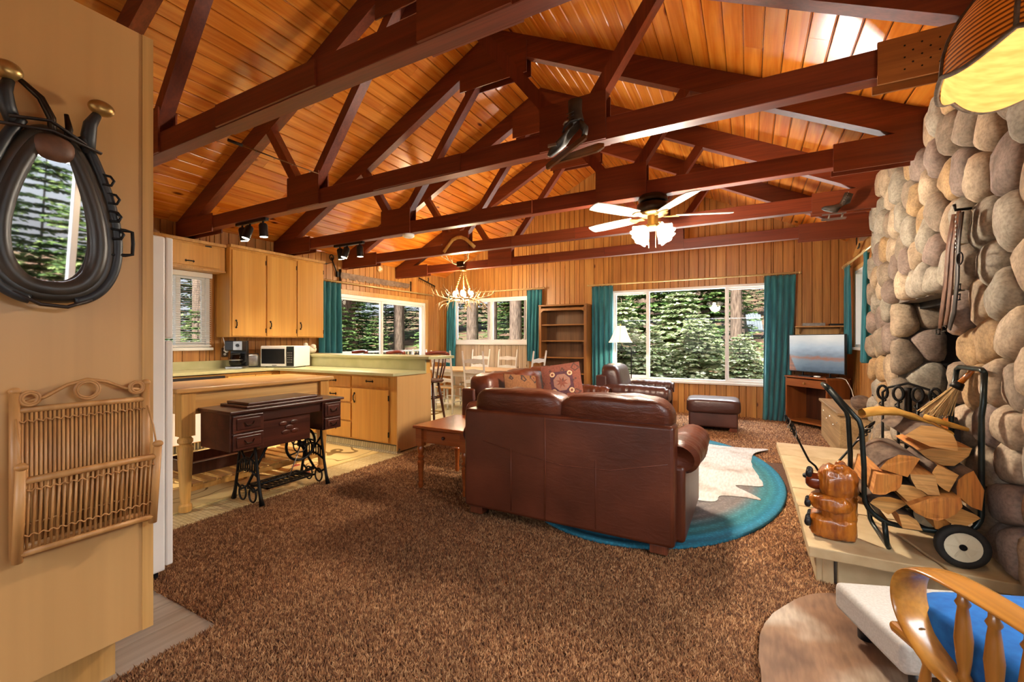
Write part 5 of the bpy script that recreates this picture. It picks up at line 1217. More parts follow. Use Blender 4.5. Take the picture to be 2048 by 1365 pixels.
# ox bow on the fourth truss
pts = [(-.27,0,-.02),(-.20,0,.06),(-.11,0,.145),(-.03,0,.17),(.04,0,.165),(.12,0,.13),(.20,0,.06),(.27,0,.0)]
bw = MB().tube(pts, .026, 10, flat=.55, up=(0,1,0)).obj('ox_bow', M_['pine'], loc=(-3.66,5.14,2.575), smooth=True); tag(bw, 'bent pale wooden ox bow resting on the truss gusset', 'ox bow')
# ski boot with binding plates
M_['bootl'] = pm('old_black_leather', '#241f1b', '#4c4238', 14, .5, .35)
bt = thing('ski_boot', 'old black lace up ski boot strapped on wooden ski tips, hung on a truss', 'ski boot', (-.97,2.62,2.50), 0)
def ring_loft(secs, nm, mat, parent, seg=18):
    mb = MB(); vs = []; fs = []
    for c, rx, ry, ang in secs:
        ca, sa = math.cos(ang), math.sin(ang)
        for k in range(seg):
            a = 2*PI*k/seg; u = rx*math.cos(a); v = ry*math.sin(a); vs.append((c[0]+u*ca, c[1]+v, c[2]+u*sa))
    n = len(secs)
    for i in range(n-1):
        for k in range(seg): fs.append((i*seg+k, i*seg+(k+1)%seg, (i+1)*seg+(k+1)%seg, (i+1)*seg+k))
    fs += [tuple(range(seg-1,-1,-1)), tuple(range((n-1)*seg, n*seg))]
    return mb.add(vs, fs).obj(nm, mat, parent, smooth=True)
ring_loft([((.015,-.03,.26),.045,.035,0),((.015,-.03,.19),.043,.034,0),((.02,-.03,.13),.05,.038,R(10)),((.015,-.03,.085),.075,.042,R(40)),((-.04,-.03,.045),.062,.042,R(70)),((-.09,-.03,.005),.045,.042,R(70)),((-.145,-.03,-.03),.03,.038,R(70)),((-.165,-.03,-.045),.012,.02,R(70))], 'boot', M_['bootl'], bt)
ring_loft([((.055,-.03,.10),.03,.036,R(80)),((.085,-.03,.06),.025,.034,R(60)),((.075,-.03,.03),.02,.03,R(30))], 'heel', M_['bootl'], bt)
M_['skiw'] = wood('ski_wood', '#6b4526', '#8c6036', 'X', 1., .4)
MB().prism([(-.20,-.03),(-.18,-.045),(-.13,-.045),(.10,-.035),(.11,.0),(.10,.035),(-.13,.045),(-.18,.045),(-.20,.03)], -.008, .006, T(.0,-.045,-.035) @ Matrix.Rotation(R(-28), 4, 'Y') @ Matrix.Rotation(R(50), 4, 'X')).obj('ski_plate', M_['skiw'], bt, bevel=.003)
MB().prism([(-.16,-.03),(.06,-.045),(.13,-.045),(.17,-.02),(.17,.02),(.13,.045),(.06,.045),(-.16,.03)], -.006, .006, T(.03,-.02,-.075) @ Matrix.Rotation(R(-6), 4, 'Y') @ Matrix.Rotation(R(55), 4, 'X')).obj('ski_plate', M_['skiw'], bt, bevel=.003)
MB().tube([(-.045,-.075,.10),(-.03,-.08,.115),(-.01,-.075,.12)], .008, 6).obj('strap_buckle', M_['steel'], bt, smooth=True)
MB().tube([(-.055,-.06,.06),(-.04,-.078,.08),(.0,-.08,.11),(.05,-.075,.115)], .009, 6, flat=.4).obj('strap', M_['leatherdk'], bt, smooth=True)
MB().box(-.15,-.09,-.085,-.07,-.02,.0).obj('toe_clip', M_['steel'], bt, bevel=.003)
for k in range(5): MB().tube([(-.03+.004*k,-.064,.17-.022*k),(.02,-.070,.175-.022*k)], .003, 5).obj('lace', M_['leatherdk'], bt, smooth=True)
# ice skate
sk = thing('ice_skate', 'black leather ice skate with a worn blade hung at the truss end', 'ice skate', (.74,5.10,2.50), 0)
ring_loft([((.085,-.04,.125),.035,.028,R(-20)),((.07,-.04,.08),.036,.03,R(-20)),((.05,-.04,.03),.045,.034,R(10)),((.02,-.04,.0),.05,.036,R(60)),((-.04,-.04,.0),.034,.036,R(80)),((-.10,-.04,.012),.022,.03,R(85)),((-.125,-.04,.015),.008,.015,R(85))], 'boot', M_['bootl'], sk)
MB().box(-.12,.065,-.052,-.028,-.052,-.044).obj('sole', M_['steel'], sk)
MB().prism([(-.13,-.095),(-.12,-.108),(.06,-.108),(.07,-.09),(.05,-.085),(-.08,-.085),(-.12,-.08)], .038, .042, frame((0,0,0),(1,0,0),(0,0,1),(0,-1,0))).obj('blade', M_['steel'], sk)
for x in (-.06,.04): MB().tube([(x,-.04,-.045),(x-.01,-.04,-.09)], .008, 6).obj('blade_post', M_['steel'], sk, smooth=True)
for k in range(5): MB().sq((.045+.008*k,-.07,.06+.018*k), (.004,.004,.004), 1, 1, 8, 6).obj('eyelet', M_['steel'], sk, smooth=True)
# wooden fishing rod slung under the rafters
fr_ = MB().tube([(-3.93,2.12,2.98),(-3.70,2.40,2.88),(-3.44,2.64,2.775)], [.009,.006,.004], 6).obj('fishing_rod', M_['skiw'], smooth=True); tag(fr_, 'thin bamboo fishing rod resting on the truss struts over the sewing machine', 'fishing rod')
MB().tube([(-3.93,2.12,2.98),(-3.86,2.205,2.95)], .014, 8).obj('grip', M_['leatherdk'], fr_, smooth=True)
for f in (.3,.5,.7,.9): MB().tube([Vector((-3.93,2.12,2.98)).lerp(Vector((-3.44,2.64,2.775)), f)+Vector((.008*math.cos(a),0,.008*math.sin(a)-.012)) for a in [2*PI*i/8 for i in range(8)]], .0015, 4, closed=True).obj('line_guide', M_['steel'], fr_, smooth=True)
# hanging wicker lamp near the camera
t = NT('woven_wicker'); wv = t.n('TexWave', bands_direction='Z'); wv.inputs['Scale'].default_value = 22; wv.inputs['Distortion'].default_value = .6; t.l(t.coord(), wv.inputs[0])
c = t.ramp(wv.outputs[0], [(.2, lin('#5b3413')), (.6, lin('#b97f3a'))]); t.bump(wv.outputs[0], .6, .01)
tl = t.n('BsdfTranslucent'); t.l(c, tl.inputs[0]); mx = t.n('MixShader'); mx.inputs[0].default_value = .45; t.l(t.b.outputs[0], mx.inputs[1]); t.l(tl.outputs[0], mx.inputs[2]); t.l(mx.outputs[0], t.out.inputs[0])
M_['wicker'] = t.set(c, .7)
t = NT('lamp_lining'); nz = t.n('TexNoise'); nz.inputs['Scale'].default_value = 12; t.l(t.coord((1,1,6)), nz.inputs[0]); c = t.ramp(nz.outputs[0], [(.3, lin('#b98a48')), (.7, lin('#d0a460'))])
tl = t.n('BsdfTranslucent'); t.l(c, tl.inputs[0]); mx = t.n('MixShader'); mx.inputs[0].default_value = .4; t.l(t.b.outputs[0], mx.inputs[1]); t.l(tl.outputs[0], mx.inputs[2]); t.l(mx.outputs[0], t.out.inputs[0]); M_['lining'] = t.set(c, .8)
M_['band'] = pm('dark_rim_braid', '#4a3a2c', '#6d5a48', 60, .9, .5)
pl_ = thing('hanging_lamp', 'domed wicker hanging lamp with a scalloped glowing rim', 'hanging lamp', (.79,1.76,2.04))
def dome(r0, off):
    def f(u, v):
        a = 2*PI*u; ph = v*PI/2*.93; sc = .018*abs(math.sin(a*4))*(1-v)**6
        return ((r0*math.cos(ph))*math.cos(a), (r0*math.cos(ph))*math.sin(a), .30*math.sin(ph)+off-sc*1.6)
    return f
MB().grid(dome(.28,.0), 96, 16, cu=True).obj('wicker_shade', M_['wicker'], pl_, smooth=True)
MB().grid(dome(.272,-.004), 96, 16, cu=True).obj('lining', M_['lining'], pl_, smooth=True)
MB().tube([(.281*math.cos(2*PI*i/64), .281*math.sin(2*PI*i/64), -.029*abs(math.sin(8*PI*i/64))) for i in range(64)], .007, 6, closed=True).obj('rim_braid', M_['band'], pl_, smooth=True)
for k in range(8):
    a = 2*PI*k/8; MB().tube([(.283*math.cos(p)*math.cos(a), .283*math.cos(p)*math.sin(a), .303*math.sin(p)) for p in [PI/2*.93*i/8 for i in range(9)]], .006, 5).obj('rib', M_['band'], pl_, smooth=True)
MB().tube([(0,0,.29),(0,0,.915)], .006, 6).obj('cord', M_['band'], pl_, smooth=True); MB().lathe([(.05,.91),(.05,.94)], 16).obj('ceiling_canopy', M_['brass'], pl_)
M_['bulb2'] = emit('pendant_bulb_glass', '#ffeccb', 5.0)
bo = MB().sq((0,0,.10), (.035,.035,.045), 1, 1, 16, 12).obj('bulb', M_['bulb2'], pl_, smooth=True); MB().lathe([(.02,.14),(.02,.29)], 12).obj('socket', M_['brass'], bo, smooth=True)
lamp('hanging_lamp_bulb', (0,0,.02), 9, (1,.83,.58), .06, pl_)
# ------------------------------------------------------------------ curtains, rods, blinds
t = NT('teal_velvet'); nz = t.n('TexNoise'); nz.inputs['Scale'].default_value = 5; nz.inputs['Detail'].default_value = 4; t.l(t.coord((3,3,.6), 3.), nz.inputs[0])
c = t.ramp(nz.outputs[0], [(.3, lin('#236f7c')), (.7, lin('#3f97a6'))]); t.b.inputs['Sheen Weight'].default_value = .3
tl = t.n('BsdfTranslucent'); t.l(c, tl.inputs[0]); mx = t.n('MixShader'); mx.inputs[0].default_value = .25; t.l(t.b.outputs[0], mx.inputs[1]); t.l(tl.outputs[0], mx.inputs[2]); t.l(mx.outputs[0], t.out.inputs[0]); M_['teal'] = t.set(c, .85)
M_['lin'] = pm('white_curtain_lining', '#e4e2dc', '#efede8', 40, .9, .1)
def curtain(M, u0, u1, z0, z1, label, folds=6, b0=None, b1=None, off=-.105, amp=.045, seed=1):
    b0 = u0 if b0 is None else b0; b1 = u1 if b1 is None else b1
    cu = thing('curtain', label, 'curtain', (0,0,0), 0, 'teal curtains'); cu.matrix_world = M @ Matrix.Translation(((u0+u1)/2, off, z0)); uc = (u0+u1)/2; H_ = z1-z0
    def f(s, v):
        lo = b0+(b1-b0)*s; hi = u0+(u1-u0)*s; u = lo+(hi-lo)*v**.6
        ph = s*folds*2*PI+1.2*noise.noise(Vector((s*3+seed, v*1.1, 0))); a = amp*(.55+.45*(1-v))*(1+.5*noise.noise(Vector((s*5, seed, 1))))
        pin = 1-.55*max(0, 1-abs(v-.93)/.06)
        return (u-uc+.4*a*math.cos(ph)*.6, a*pin*math.sin(ph), H_*v+(.008*math.sin(ph*.5) if v == 0 else 0))
    mb = MB().grid(f, folds*14, 22); o = mb.obj('drape', M_['teal'], cu, smooth=True); sd2 = o.modifiers.new('thick', 'SOLIDIFY'); sd2.thickness = .004; sd2.offset = 0
    for k in range(folds+1):
        x = u0+(u1-u0)*(k/folds)-uc; MB().tube([(x+.004*math.sin(a), .028*math.cos(a), H_+.015+.028*math.sin(a)) for a in [2*PI*i/12 for i in range(12)]], .003, 5, closed=True).obj('ring', M_['rodgold'], cu, smooth=True)
    return cu
curtain(MF, -2.60, -2.20, .0, 2.275, 'long teal curtain hanging between the bookcase and the floor lamp', 4, -2.58, -2.20, seed=1)
curtain(MF, .22, .64, .0, 2.275, 'long teal curtain hanging beside the television desk', 5, .19, .52, seed=2)
curtain(MF, -6.00, -5.76, .55, 2.285, 'teal curtain in the dining corner behind the chandelier', 4, -6.02, -5.78, seed=3)
curtain(MF, -3.97, -3.63, .84, 2.285, 'short teal curtain beside the bookcase at the dining window', 4, -3.97, -3.70, seed=4)
curtain(ML, 4.64, 5.05, .03, 2.215, 'dark teal curtain at the sliding door next to the wall cabinet', 4, 4.62, 5.08, seed=5)
curtain(MR, -7.64, -7.28, 1.08, 2.275, 'gathered teal curtain at the side window beyond the television', 4, -7.54, -7.26, seed=6, amp=.03)
curtain(MR, -6.42, -6.30, 1.0, 2.275, 'narrow teal curtain half hidden by the chimney stones', 3, -6.5, -6.3, seed=7)
def rod(M, a, b, z, label, off=-.105):
    r_ = thing('curtain_rod', label, 'curtain rod'); r_.matrix_world = M @ Matrix.Translation(((a+b)/2, off, z)); L = (b-a)/2
    MB().tube([(-L,0,0),(L,0,0)], .015, 8).obj('rod', M_['rodgold'], r_, smooth=True)
    for s in (-1,1): MB().sq((s*(L+.015),0,0), (.022,.02,.02), 1, 1, 12, 8).obj('finial', M_['rodgold'], r_, smooth=True); MB().tube([(s*(L-.012),0,0),(s*(L-.012),-off-.012,0)], .007, 6).obj('bracket', M_['brass'], r_, smooth=True)
rod(MF, -2.66, .68, 2.30, 'brass curtain rod above the picture window'); rod(MF, -6.045, -3.60, 2.31, 'brass curtain rod above the dining window')
rod(ML, 4.60, 7.45, 2.24, 'brass curtain rod above the sliding door'); rod(MR, -7.72, -5.45, 2.30, 'brass curtain rod above the side window')
bd = thing('window_blind', 'white horizontal slat blind on the kitchen window', 'blind', (XL+.045,2.545,1.18))
MB().box(-.02,.03,-.53,.53,.87,.93).obj('head_rail', M_['white'], bd, bevel=.003)
sl = MB().box(-.0125,.0125,-.52,.52,-.0008,.0008).mesh('slat', M_['white'])
for k in range(31):
    o = bpy.data.objects.new('slat', sl); COL.objects.link(o); o.parent = bd; o.location = (.005,0,.02+k*.0275); o.rotation_euler = (0,R(12),0)
MB().box(-.012,.02,-.52,.52,-.0,.014).obj('bottom_rail', M_['white'], bd)
for y in (-.38,0,.38): MB().tube([(.018,y,.01),(.018,y,.88)], .0012, 4).obj('ladder_cord', M_['white'], bd)
# ------------------------------------------------------------------ tools on the left wall
M_['rust'] = pm('rusted_steel', '#6a5648', '#8f7a68', 18, .6, .3, .4)
sw = thing('crosscut_saw', 'long rusty two man crosscut saw hung above the sliding door', 'saw', (XL+.02,5.98,2.37))
pts = [(-.86,.07),(.86,.045)]; bot = []
n_ = 44
for k in range(n_+1):
    u = .84-1.68*k/n_; base = -.035-.012*(1-(u/.84)**2)*1.2; bot += [(u, base), (u-.009, base-.022 if k % 5 else base+.01)]
MB().prism([(-.86,.055),(.86,.05)]+bot, -.0, .003, frame((0,0,0),(0,1,0),(0,0,1),(1,0,0))).obj('blade', M_['rust'], sw)
for s in (-1,1): MB().tube([(.01,s*.88,-.10),(.01,s*.88,.10)], [.014,.017], 8).obj('handle', M_['bronze'], sw, smooth=True)
au = thing('hand_drill', 'black iron breast drill hung beside the wall cabinet', 'hand drill', (XL+.036,4.98,2.50))
MB().tube([(0,-.06,.14),(0,.0,0),(0,.06,-.13)], .010, 7).obj('shaft', M_['iron'], au, smooth=True); MB().tube([(.0,-.055+.04*math.cos(a),.14+.045*math.sin(a)) for a in [2*PI*i/14 for i in range(14)]], .008, 6, closed=True).obj('gear', M_['iron'], au, smooth=True)
MB().tube([(0,-.24,.02),(0,-.15,.02)], .012, 7).obj('side_handle', M_['iron'], au, smooth=True); MB().tube([(0,-.15,.02),(0,-.04,.06)], .005, 6).obj('crank', M_['iron'], au, smooth=True); MB().box(-.02,.02,.04,.08,-.17,-.08).obj('chuck', M_['iron'], au, bevel=.004)
rk_ = thing('rake_head', 'black iron garden rake head hung in the dining corner', 'rake', (XL+.03,7.38,2.52))
MB().bar((0,-.27,.06),(0,.27,-.06),.012,.022).obj('bar', M_['iron'], rk_)
for k in range(10): y = -.26+.0575*k; MB().tube([(0,y,.06-.222*(y+.27)/1),( .0,y-.008,-.01-.222*(y+.27))], [.006,.003], 5).obj('tine', M_['iron'], rk_, smooth=True)
MB().tube([(0,.02,.0),(0,.05,.06),(0,.03,.1)], .009, 6).obj('socket', M_['iron'], rk_, smooth=True)
wt_ = MB().lathe([(.07,0),(.07,.015),(.06,.02)], 20, M=T(0,0,0,ry=PI/2)).obj('wooden_plaque', M_['trimwood'], loc=(XL+.016,6.01,2.61), smooth=True); tag(wt_, 'small round wooden plaque above the crosscut saw', 'plaque')
for k in range(3): MB().lathe([(.026,.0),(.026,.006)], 12, M=T(.018,.026*math.cos(k*2.1),.026*math.sin(k*2.1),ry=PI/2)).obj('inlay', M_['shell'], wt_)
# ------------------------------------------------------------------ snowshoe fixings on the right wall
ss = thing('animal_trap', 'wooden animal trap with an iron ring hung high on the right wall', 'trap', (XR-.04,6.85,2.53))
MB().tube([(-.03,.12+.09*math.cos(a),.0+.10*math.sin(a)) for a in [2*PI*i/18 for i in range(18)]], .008, 6, closed=True).obj('ring', M_['iron'], ss, smooth=True)
MB().bar((-.02,.36,-.16),(-.02,-.28,.08),.02,.05,(1,0,0)).obj('board', M_['pine'], ss); MB().box(-.05,.0,-.26,-.04,-.04,.08).obj('plate', M_['steel'], ss, bevel=.006)
# ------------------------------------------------------------------ dining set
M_['chalk'] = pm('chalky_white_paint', '#d5d0c6', '#e6e2da', 10, .55, .08)
M_['tabletop'] = wood('pale_table_top', '#b78f5e', '#d2af80', 'X', .7, .35, 0, .03, .04, .5)
dt = thing('dining_table', 'oval dining table with a pale wood top and white legs under the chandelier', 'dining table', (-4.38,6.62,0))
ov = [(1.02*math.copysign(abs(math.cos(a))**.8, math.cos(a)), .50*math.copysign(abs(math.sin(a))**.8, math.sin(a))) for a in [2*PI*i/48 for i in range(48)]]
MB().prism(ov, .72, .75).obj('table_top', M_['tabletop'], dt, bevel=.008, auto=True); MB().prism([(p[0]*.84,p[1]*.78) for p in ov], .63, .72).obj('apron', M_['chalk'], dt)
for sx in (-1,1):
    for sy in (-1,1): MB().lathe([(.02,0),(.028,.1),(.035,.4),(.03,.55),(.042,.6),(.042,.7)], 14, (sx*.66,sy*.28,0)).obj('leg', M_['chalk'], dt, smooth=True)
def ladder_chair():
    t = thing('dining_chair', '', 'chair')
    MB().prism([(-.21,-.20),(.21,-.20),(.19,.19),(-.19,.19)], .43, .455).obj('seat', M_['tabletop'], t, bevel=.006)
    for s in (-1,1):
        MB().tube([(s*.19,.19,0),(s*.19,.19,.45),(s*.195,.23,.80),(s*.20,.27,1.06)], [.016,.018,.017,.014], 9).obj('back_post', M_['chalk'], t, smooth=True); MB().sq((s*.20,.272,1.07), (.016,.016,.018), 1, 1, 10, 8).obj('finial', M_['chalk'], t, smooth=True)
        MB().lathe([(.014,0),(.019,.12),(.02,.43)], 10, (s*.19,-.18,0)).obj('leg', M_['chalk'], t, smooth=True)
        MB().tube([(s*.19,-.18,.2),(s*.19,.19,.2)], .010, 7).obj('stretcher', M_['chalk'], t, smooth=True)
    MB().tube([(-.19,-.18,.26),(.19,-.18,.26)], .011, 7).obj('stretcher', M_['chalk'], t, smooth=True); MB().tube([(-.19,.19,.18),(.19,.19,.18)], .010, 7).obj('stretcher', M_['chalk'], t, smooth=True)
    for z, y in ((.57,.21),(.74,.225),(.91,.248)):
        poly = [(-.195,-.03),(-.1,-.022),(0,-.035),(.1,-.022),(.195,-.03),(.195,.03),(.1,.036),(0,.05),(-.1,.036),(-.195,.03)]
        MB().prism(poly, -.006, .006, frame((0,y,z),(1,0,0),(0,0,1),(0,-1,0))).obj('ladder_slat', M_['chalk'], t, bevel=.003)
    return t
ch0 = ladder_chair(); gC = 'white ladder back dining chairs'
put(ch0, (-3.98,6.24,0), PI, 'white ladder back dining chair with its back to the long sofa', gC)
for x, y, r_, l in ((-4.62,6.22,180,'white ladder back dining chair with its back to the bar stools'),(-4.74,7.16,0,'white ladder back dining chair under the dining window by the corner curtain'),(-4.12,7.16,0,'white ladder back dining chair under the dining window, nearer the bookcase'),(-3.36,6.72,-97,'white ladder back dining chair at the table end beside the bookcase'),(-5.40,6.65,90,'white ladder back dining chair at the table end beside the sliding door')):
    put(copy_tree(ch0), (x,y,0), R(r_), l, gC)
bx_ = MB().box(-.09,.09,-.06,.06,0,.07).obj('blue_box', pm('blue_card','#6a6fc0','#8488d4',8,.6), loc=(-4.02,6.2,.455), bevel=.004); tag(bx_, 'small blue box lying on a dining chair seat', 'box')
# ------------------------------------------------------------------ pantry panel, fridge
pn = thing('pantry_cabinet', 'tall birch plywood pantry whose side carries the horse collar mirror', 'pantry', (-2.0,.80,0))
MB().box(-.60,0,-1.3,0,.165,2.40).obj('body', M_['birch'], pn); MB().box(-.002,.004,-.028,.006,.165,2.40).obj('edge_strip', M_['trimwood'], pn)
MB().box(-.60,-.09,-1.3,-.075,.0,.165).obj('plinth', M_['trimwood'], pn)
fg = thing('refrigerator', 'white refrigerator standing behind the plywood pantry', 'refrigerator', (-2.70,.48,0))
MB().box(-.64,0,0,.665,.04,1.80).obj('cabinet', M_['white'], fg, bevel=.01); MB().box(-.6,-.02,.02,.64,.0,.04).obj('toe_grille', M_['black'], fg)
d = MB().box(-.64,-.0,.665,.70,.06,1.25).obj('door', M_['white'], fg, bevel=.008); d2 = MB().box(-.64,-.0,.665,.70,1.265,1.80).obj('freezer_door', M_['white'], fg, bevel=.008)
MB().tube([(-.58,.70,.75),(-.58,.735,.77),(-.58,.735,1.18),(-.58,.70,1.2)], .010, 6).obj('handle', M_['white'], d, smooth=True)
# horse collar with mirror
M_['mirror'] = NT('mirror_glass').set((.9,.9,.9,1), .02, 1.)
M_['collar'] = pm('old_collar_leather', '#1d1b18', '#453d33', 9, .38, .35, stretch=(1,1,.5), dist=.01)
hc_ = thing('horse_collar_mirror', 'horse collar of black leather framing a mirror on the plywood panel', 'mirror', (-1.998,.522,1.66))
def tear(k, rx, zt, zb):
    a = 2*PI*k; z = -math.cos(a); w = rx*math.copysign(abs(math.sin(a))**.8, math.sin(a))*(1.16-.62*((z+1)/2)**1.15); return (w, zb+(zt-zb)*(z+1)/2)
nP = 48
MB().prism([tear(i/nP, .112, .235, -.228) for i in range(nP)], .012, .016, frame((0,0,0),(0,1,0),(0,0,1),(1,0,0)) @ Matrix.Rotation(0,4,'X')).obj('mirror', M_['mirror'], hc_, loc=(.022,0,0), rot=(0,R(5.5),0))
def ctube(rx, zt, zb, r, x, nm, mat, flat=1., a0=0, a1=1):
    P_ = [];
    for i in range(nP if a1-a0 >= 1 else nP+1):
        y, z = tear(a0+(a1-a0)*i/nP, rx, zt, zb); P_.append((x, y, z))
    return MB().tube(P_, r, 12, closed=(a1-a0 >= 1), flat=flat, up=(1,0,0)).obj(nm, mat, hc_, smooth=True)
ctube(.122, .235, -.245, .027, .035, 'inner_pad', M_['collar'], 1.1); ctube(.150, .255, -.262, .026, .03, 'outer_roll', M_['collar'], 1.0)
M_['hame'] = pm('black_painted_hame', '#1b1d1f', '#33373a', 12, .45, .2)
ctube(.172, .33, -.285, .015, .045, 'hame', M_['hame'], 1., .03, .40); ctube(.172, .33, -.285, .015, .045, 'hame', M_['hame'], 1., .60, .97)
MB().tube([(.04,-.085,.255),(.045,-.10,.30),(.05,-.105,.34),(.05,-.095,.375)], [.018,.02,.018,.013], 10).obj('hame_horn', M_['hame'], hc_, smooth=True)
MB().tube([(.04,.085,.22),(.045,.085,.28),(.05,.088,.32),(.05,.105,.36)], [.018,.02,.018,.013], 10).obj('hame_horn', M_['hame'], hc_, smooth=True)
MB().sq((.055,-.10,.40), (.026,.034,.028), 1, 1, 18, 12).obj('brass_ball', M_['brass'], hc_, smooth=True); MB().sq((.055,.115,.385), (.026,.036,.026), 1, 1, 18, 12).obj('brass_ball', M_['brass'], hc_, smooth=True)
MB().tube([(.055,-.075,.385),(.055,-.03,.35),(.05,-.005,.30),(.045,.0,.24)], [.008,.011,.012,.010], 8).obj('hook_horn', M_['bronze'], hc_, smooth=True)
MB().tube([(.05,.03,.24),(.055,.035,.28),(.055,.028,.325)], [.010,.010,.006], 8).obj('hook_horn', M_['bronze'], hc_, smooth=True)
MB().sq((.05,.0,.205), (.034,.05,.042), .8, .9, 18, 12).obj('throat_pad', M_['leatherbr'], hc_, smooth=True)
for y0, z0, y1, z1 in ((-.13,.23,.11,.225),(-.10,.26,.07,.24)): MB().tube([(.07,y0,z0),(.08,(y0+y1)/2,z0+.02),(.07,y1,z1)], .009, 7, flat=.5).obj('hame_strap', M_['leatherdk'], hc_, smooth=True)
for z, y in ((.16,.125),(.10,.14),(.04,.145),(-.02,.152)): MB().tube([(.055,y-.01,z),(.062,y+.012,z-.002),(.066,y+.02,z-.016),(.062,y+.014,z-.032),(.055,y-.008,z-.034)], .0045, 7).obj('staple', M_['iron'], hc_, smooth=True)
MB().tube([(.05,.14,-.02),(.055,.18,-.018),(.055,.20,-.02),(.055,.202,-.06),(.055,.20,-.10),(.055,.18,-.106),(.05,.14,-.11)], .006, 8).obj('trace_hook', M_['iron'], hc_, smooth=True)
MB().tube([(.05,-.10,-.255),(.055,-.03,-.295),(.055,.03,-.30),(.05,.09,-.27)], .010, 7, flat=.6).obj('bottom_strap', M_['leatherdk'], hc_, smooth=True)
# rattan magazine rack
M_['rattan'] = pm('rattan_cane', '#a3703a', '#c8955a', 25, .45, .2, stretch=(1,1,.2))
rr_ = thing('rattan_rack', 'hanging rattan magazine rack with curled cane top on the plywood panel', 'magazine rack', (-1.998,.61,.58))
for y in (-.165,.165):
    MB().tube([(.02,y,.0),(.02,y,.51)], .013, 9).obj('back_post', M_['rattan'], rr_, smooth=True); MB().sq((.02,y,.515), (.015,.015,.012), 1, 1, 12, 8).obj('knob', M_['rattan'], rr_, smooth=True)
    MB().tube([(.062,y*1.03,.0),(.10,y*1.03,.285)], .013, 9).obj('front_post', M_['rattan'], rr_, smooth=True); MB().sq((.102,y*1.03,.295), (.016,.016,.012), 1, 1, 12, 8).obj('knob', M_['rattan'], rr_, smooth=True)
    MB().tube([(.02,y,.025),(.066,y*1.03,.025)], .008, 7).obj('side_rail', M_['rattan'], rr_, smooth=True); MB().tube([(.02,y,.45),(.07,y*1.02,.36),(.098,y*1.03,.27)], .003, 5).obj('cord', M_['rattan'], rr_, smooth=True)
    for z in (.1,.2): MB().tube([(.02,y,z),(.07+.12*z,y*1.03,z)], .005, 6).obj('side_rail', M_['rattan'], rr_, smooth=True)
for z in (.03,.455): MB().tube([(.02,-.165,z),(.02,.165,z)], .010, 8).obj('back_rail', M_['rattan'], rr_, smooth=True)
for x, z in ((.066,.025),(.095,.25)): MB().tube([(x,-.17,z),(x,.17,z)], .011, 8).obj('front_rail', M_['rattan'], rr_, smooth=True)
for k in range(30):
    y = -.15+.3*k/29; MB().tube([(.02,y,.03),(.02,y,.45)], .0042, 5).obj('back_reed', M_['rattan'], rr_, smooth=True)
for k in range(24):
    y = -.152+.304*k/23; MB().tube([(.067,y,.025),(.094,y,.247)], .0036, 5).obj('front_reed', M_['rattan'], rr_, smooth=True)
for k in range(8):
    x = .025+.005*k; MB().tube([(x,-.16,.025),(x,.16,.025)], .003, 5).obj('bottom_reed', M_['rattan'], rr_, smooth=True)
for z, x in ((.42,.028),(.10,.028)): MB().tube([(x+.003*math.sin(i*1.6),-.16+.32*i/60,z+.004*math.cos(i*1.6)) for i in range(61)], .0025, 5).obj('lashing', M_['rattan'], rr_, smooth=True)
for z, x in ((.22,.097),(.08,.080)): MB().tube([(x+.003*math.sin(i*1.6),-.16+.32*i/60,z+.004*math.cos(i*1.6)) for i in range(61)], .0025, 5).obj('lashing', M_['rattan'], rr_, smooth=True)
MB().tube([(.025,-.16,.475),(.025,-.10,.492),(.025,-.05,.525),(.025,0,.54),(.025,.05,.528),(.025,.10,.50),(.025,.16,.49)], .0055, 6).obj('crest_cane', M_['rattan'], rr_, smooth=True)
for y, z, r_ in ((0,.505,.032),(-.135,.49,.022),(.135,.50,.022)):
    for q in (0,.006): MB().tube([(.028,y+(r_-q)*math.cos(a),z+(r_-q)*math.sin(a)) for a in [2*PI*i/18 for i in range(18)]], .0045, 6, closed=True).obj('cane_curl', M_['rattan'], rr_, smooth=True)
# ------------------------------------------------------------------ outdoors
def leafmat(name, dark, mid, pale):
    t = NT(name); g = t.n('NewGeometry')
    c = t.ramp(g.outputs['Random Per Island'], [(0, lin(dark)), (.5, lin(mid)), (1, lin(pale))])
    t.l(c, t.b.inputs['Base Color']); t.b.inputs['Roughness'].default_value = .7
    tl = t.n('BsdfTranslucent'); t.l(c, tl.inputs[0]); mx = t.n('MixShader'); mx.inputs[0].default_value = .3
    t.l(t.b.outputs[0], mx.inputs[1]); t.l(tl.outputs[0], mx.inputs[2]); t.l(mx.outputs[0], t.out.inputs[0])
    return t.m
M_['fir'] = leafmat('fir_needles', '#2a4a28', '#55783c', '#9ab070')
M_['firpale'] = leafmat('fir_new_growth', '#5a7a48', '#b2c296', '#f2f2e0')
M_['firdark'] = leafmat('fir_needles_dark', '#1b3020', '#2f4a2c', '#5b7448')  # darkest needle greens, for the tall firs
M_['bark'] = pm('conifer_bark', '#4b3c33', '#8a776a', 9, .9, .9, stretch=(3,3,.5), dist=.03)
t = NT('forest_floor'); nz = t.n('TexNoise'); nz.inputs['Scale'].default_value = 1.4; nz.inputs['Detail'].default_value = 8; t.l(t.coord(), nz.inputs[0])
c = t.ramp(nz.outputs[0], [(.35, lin('#4a382c')), (.5, lin('#745848')), (.62, lin('#4c5c34'))]); t.bump(nz.outputs[0], .5, .1)
M_['ground'] = t.set(c, .95)
def gz(x, y):
    d = max(0, y-9.5); l = max(0, -x-8.0)
    return -.45+.17*d-.02*l+.12*noise.noise(Vector((x*.25, y*.25, 1)))
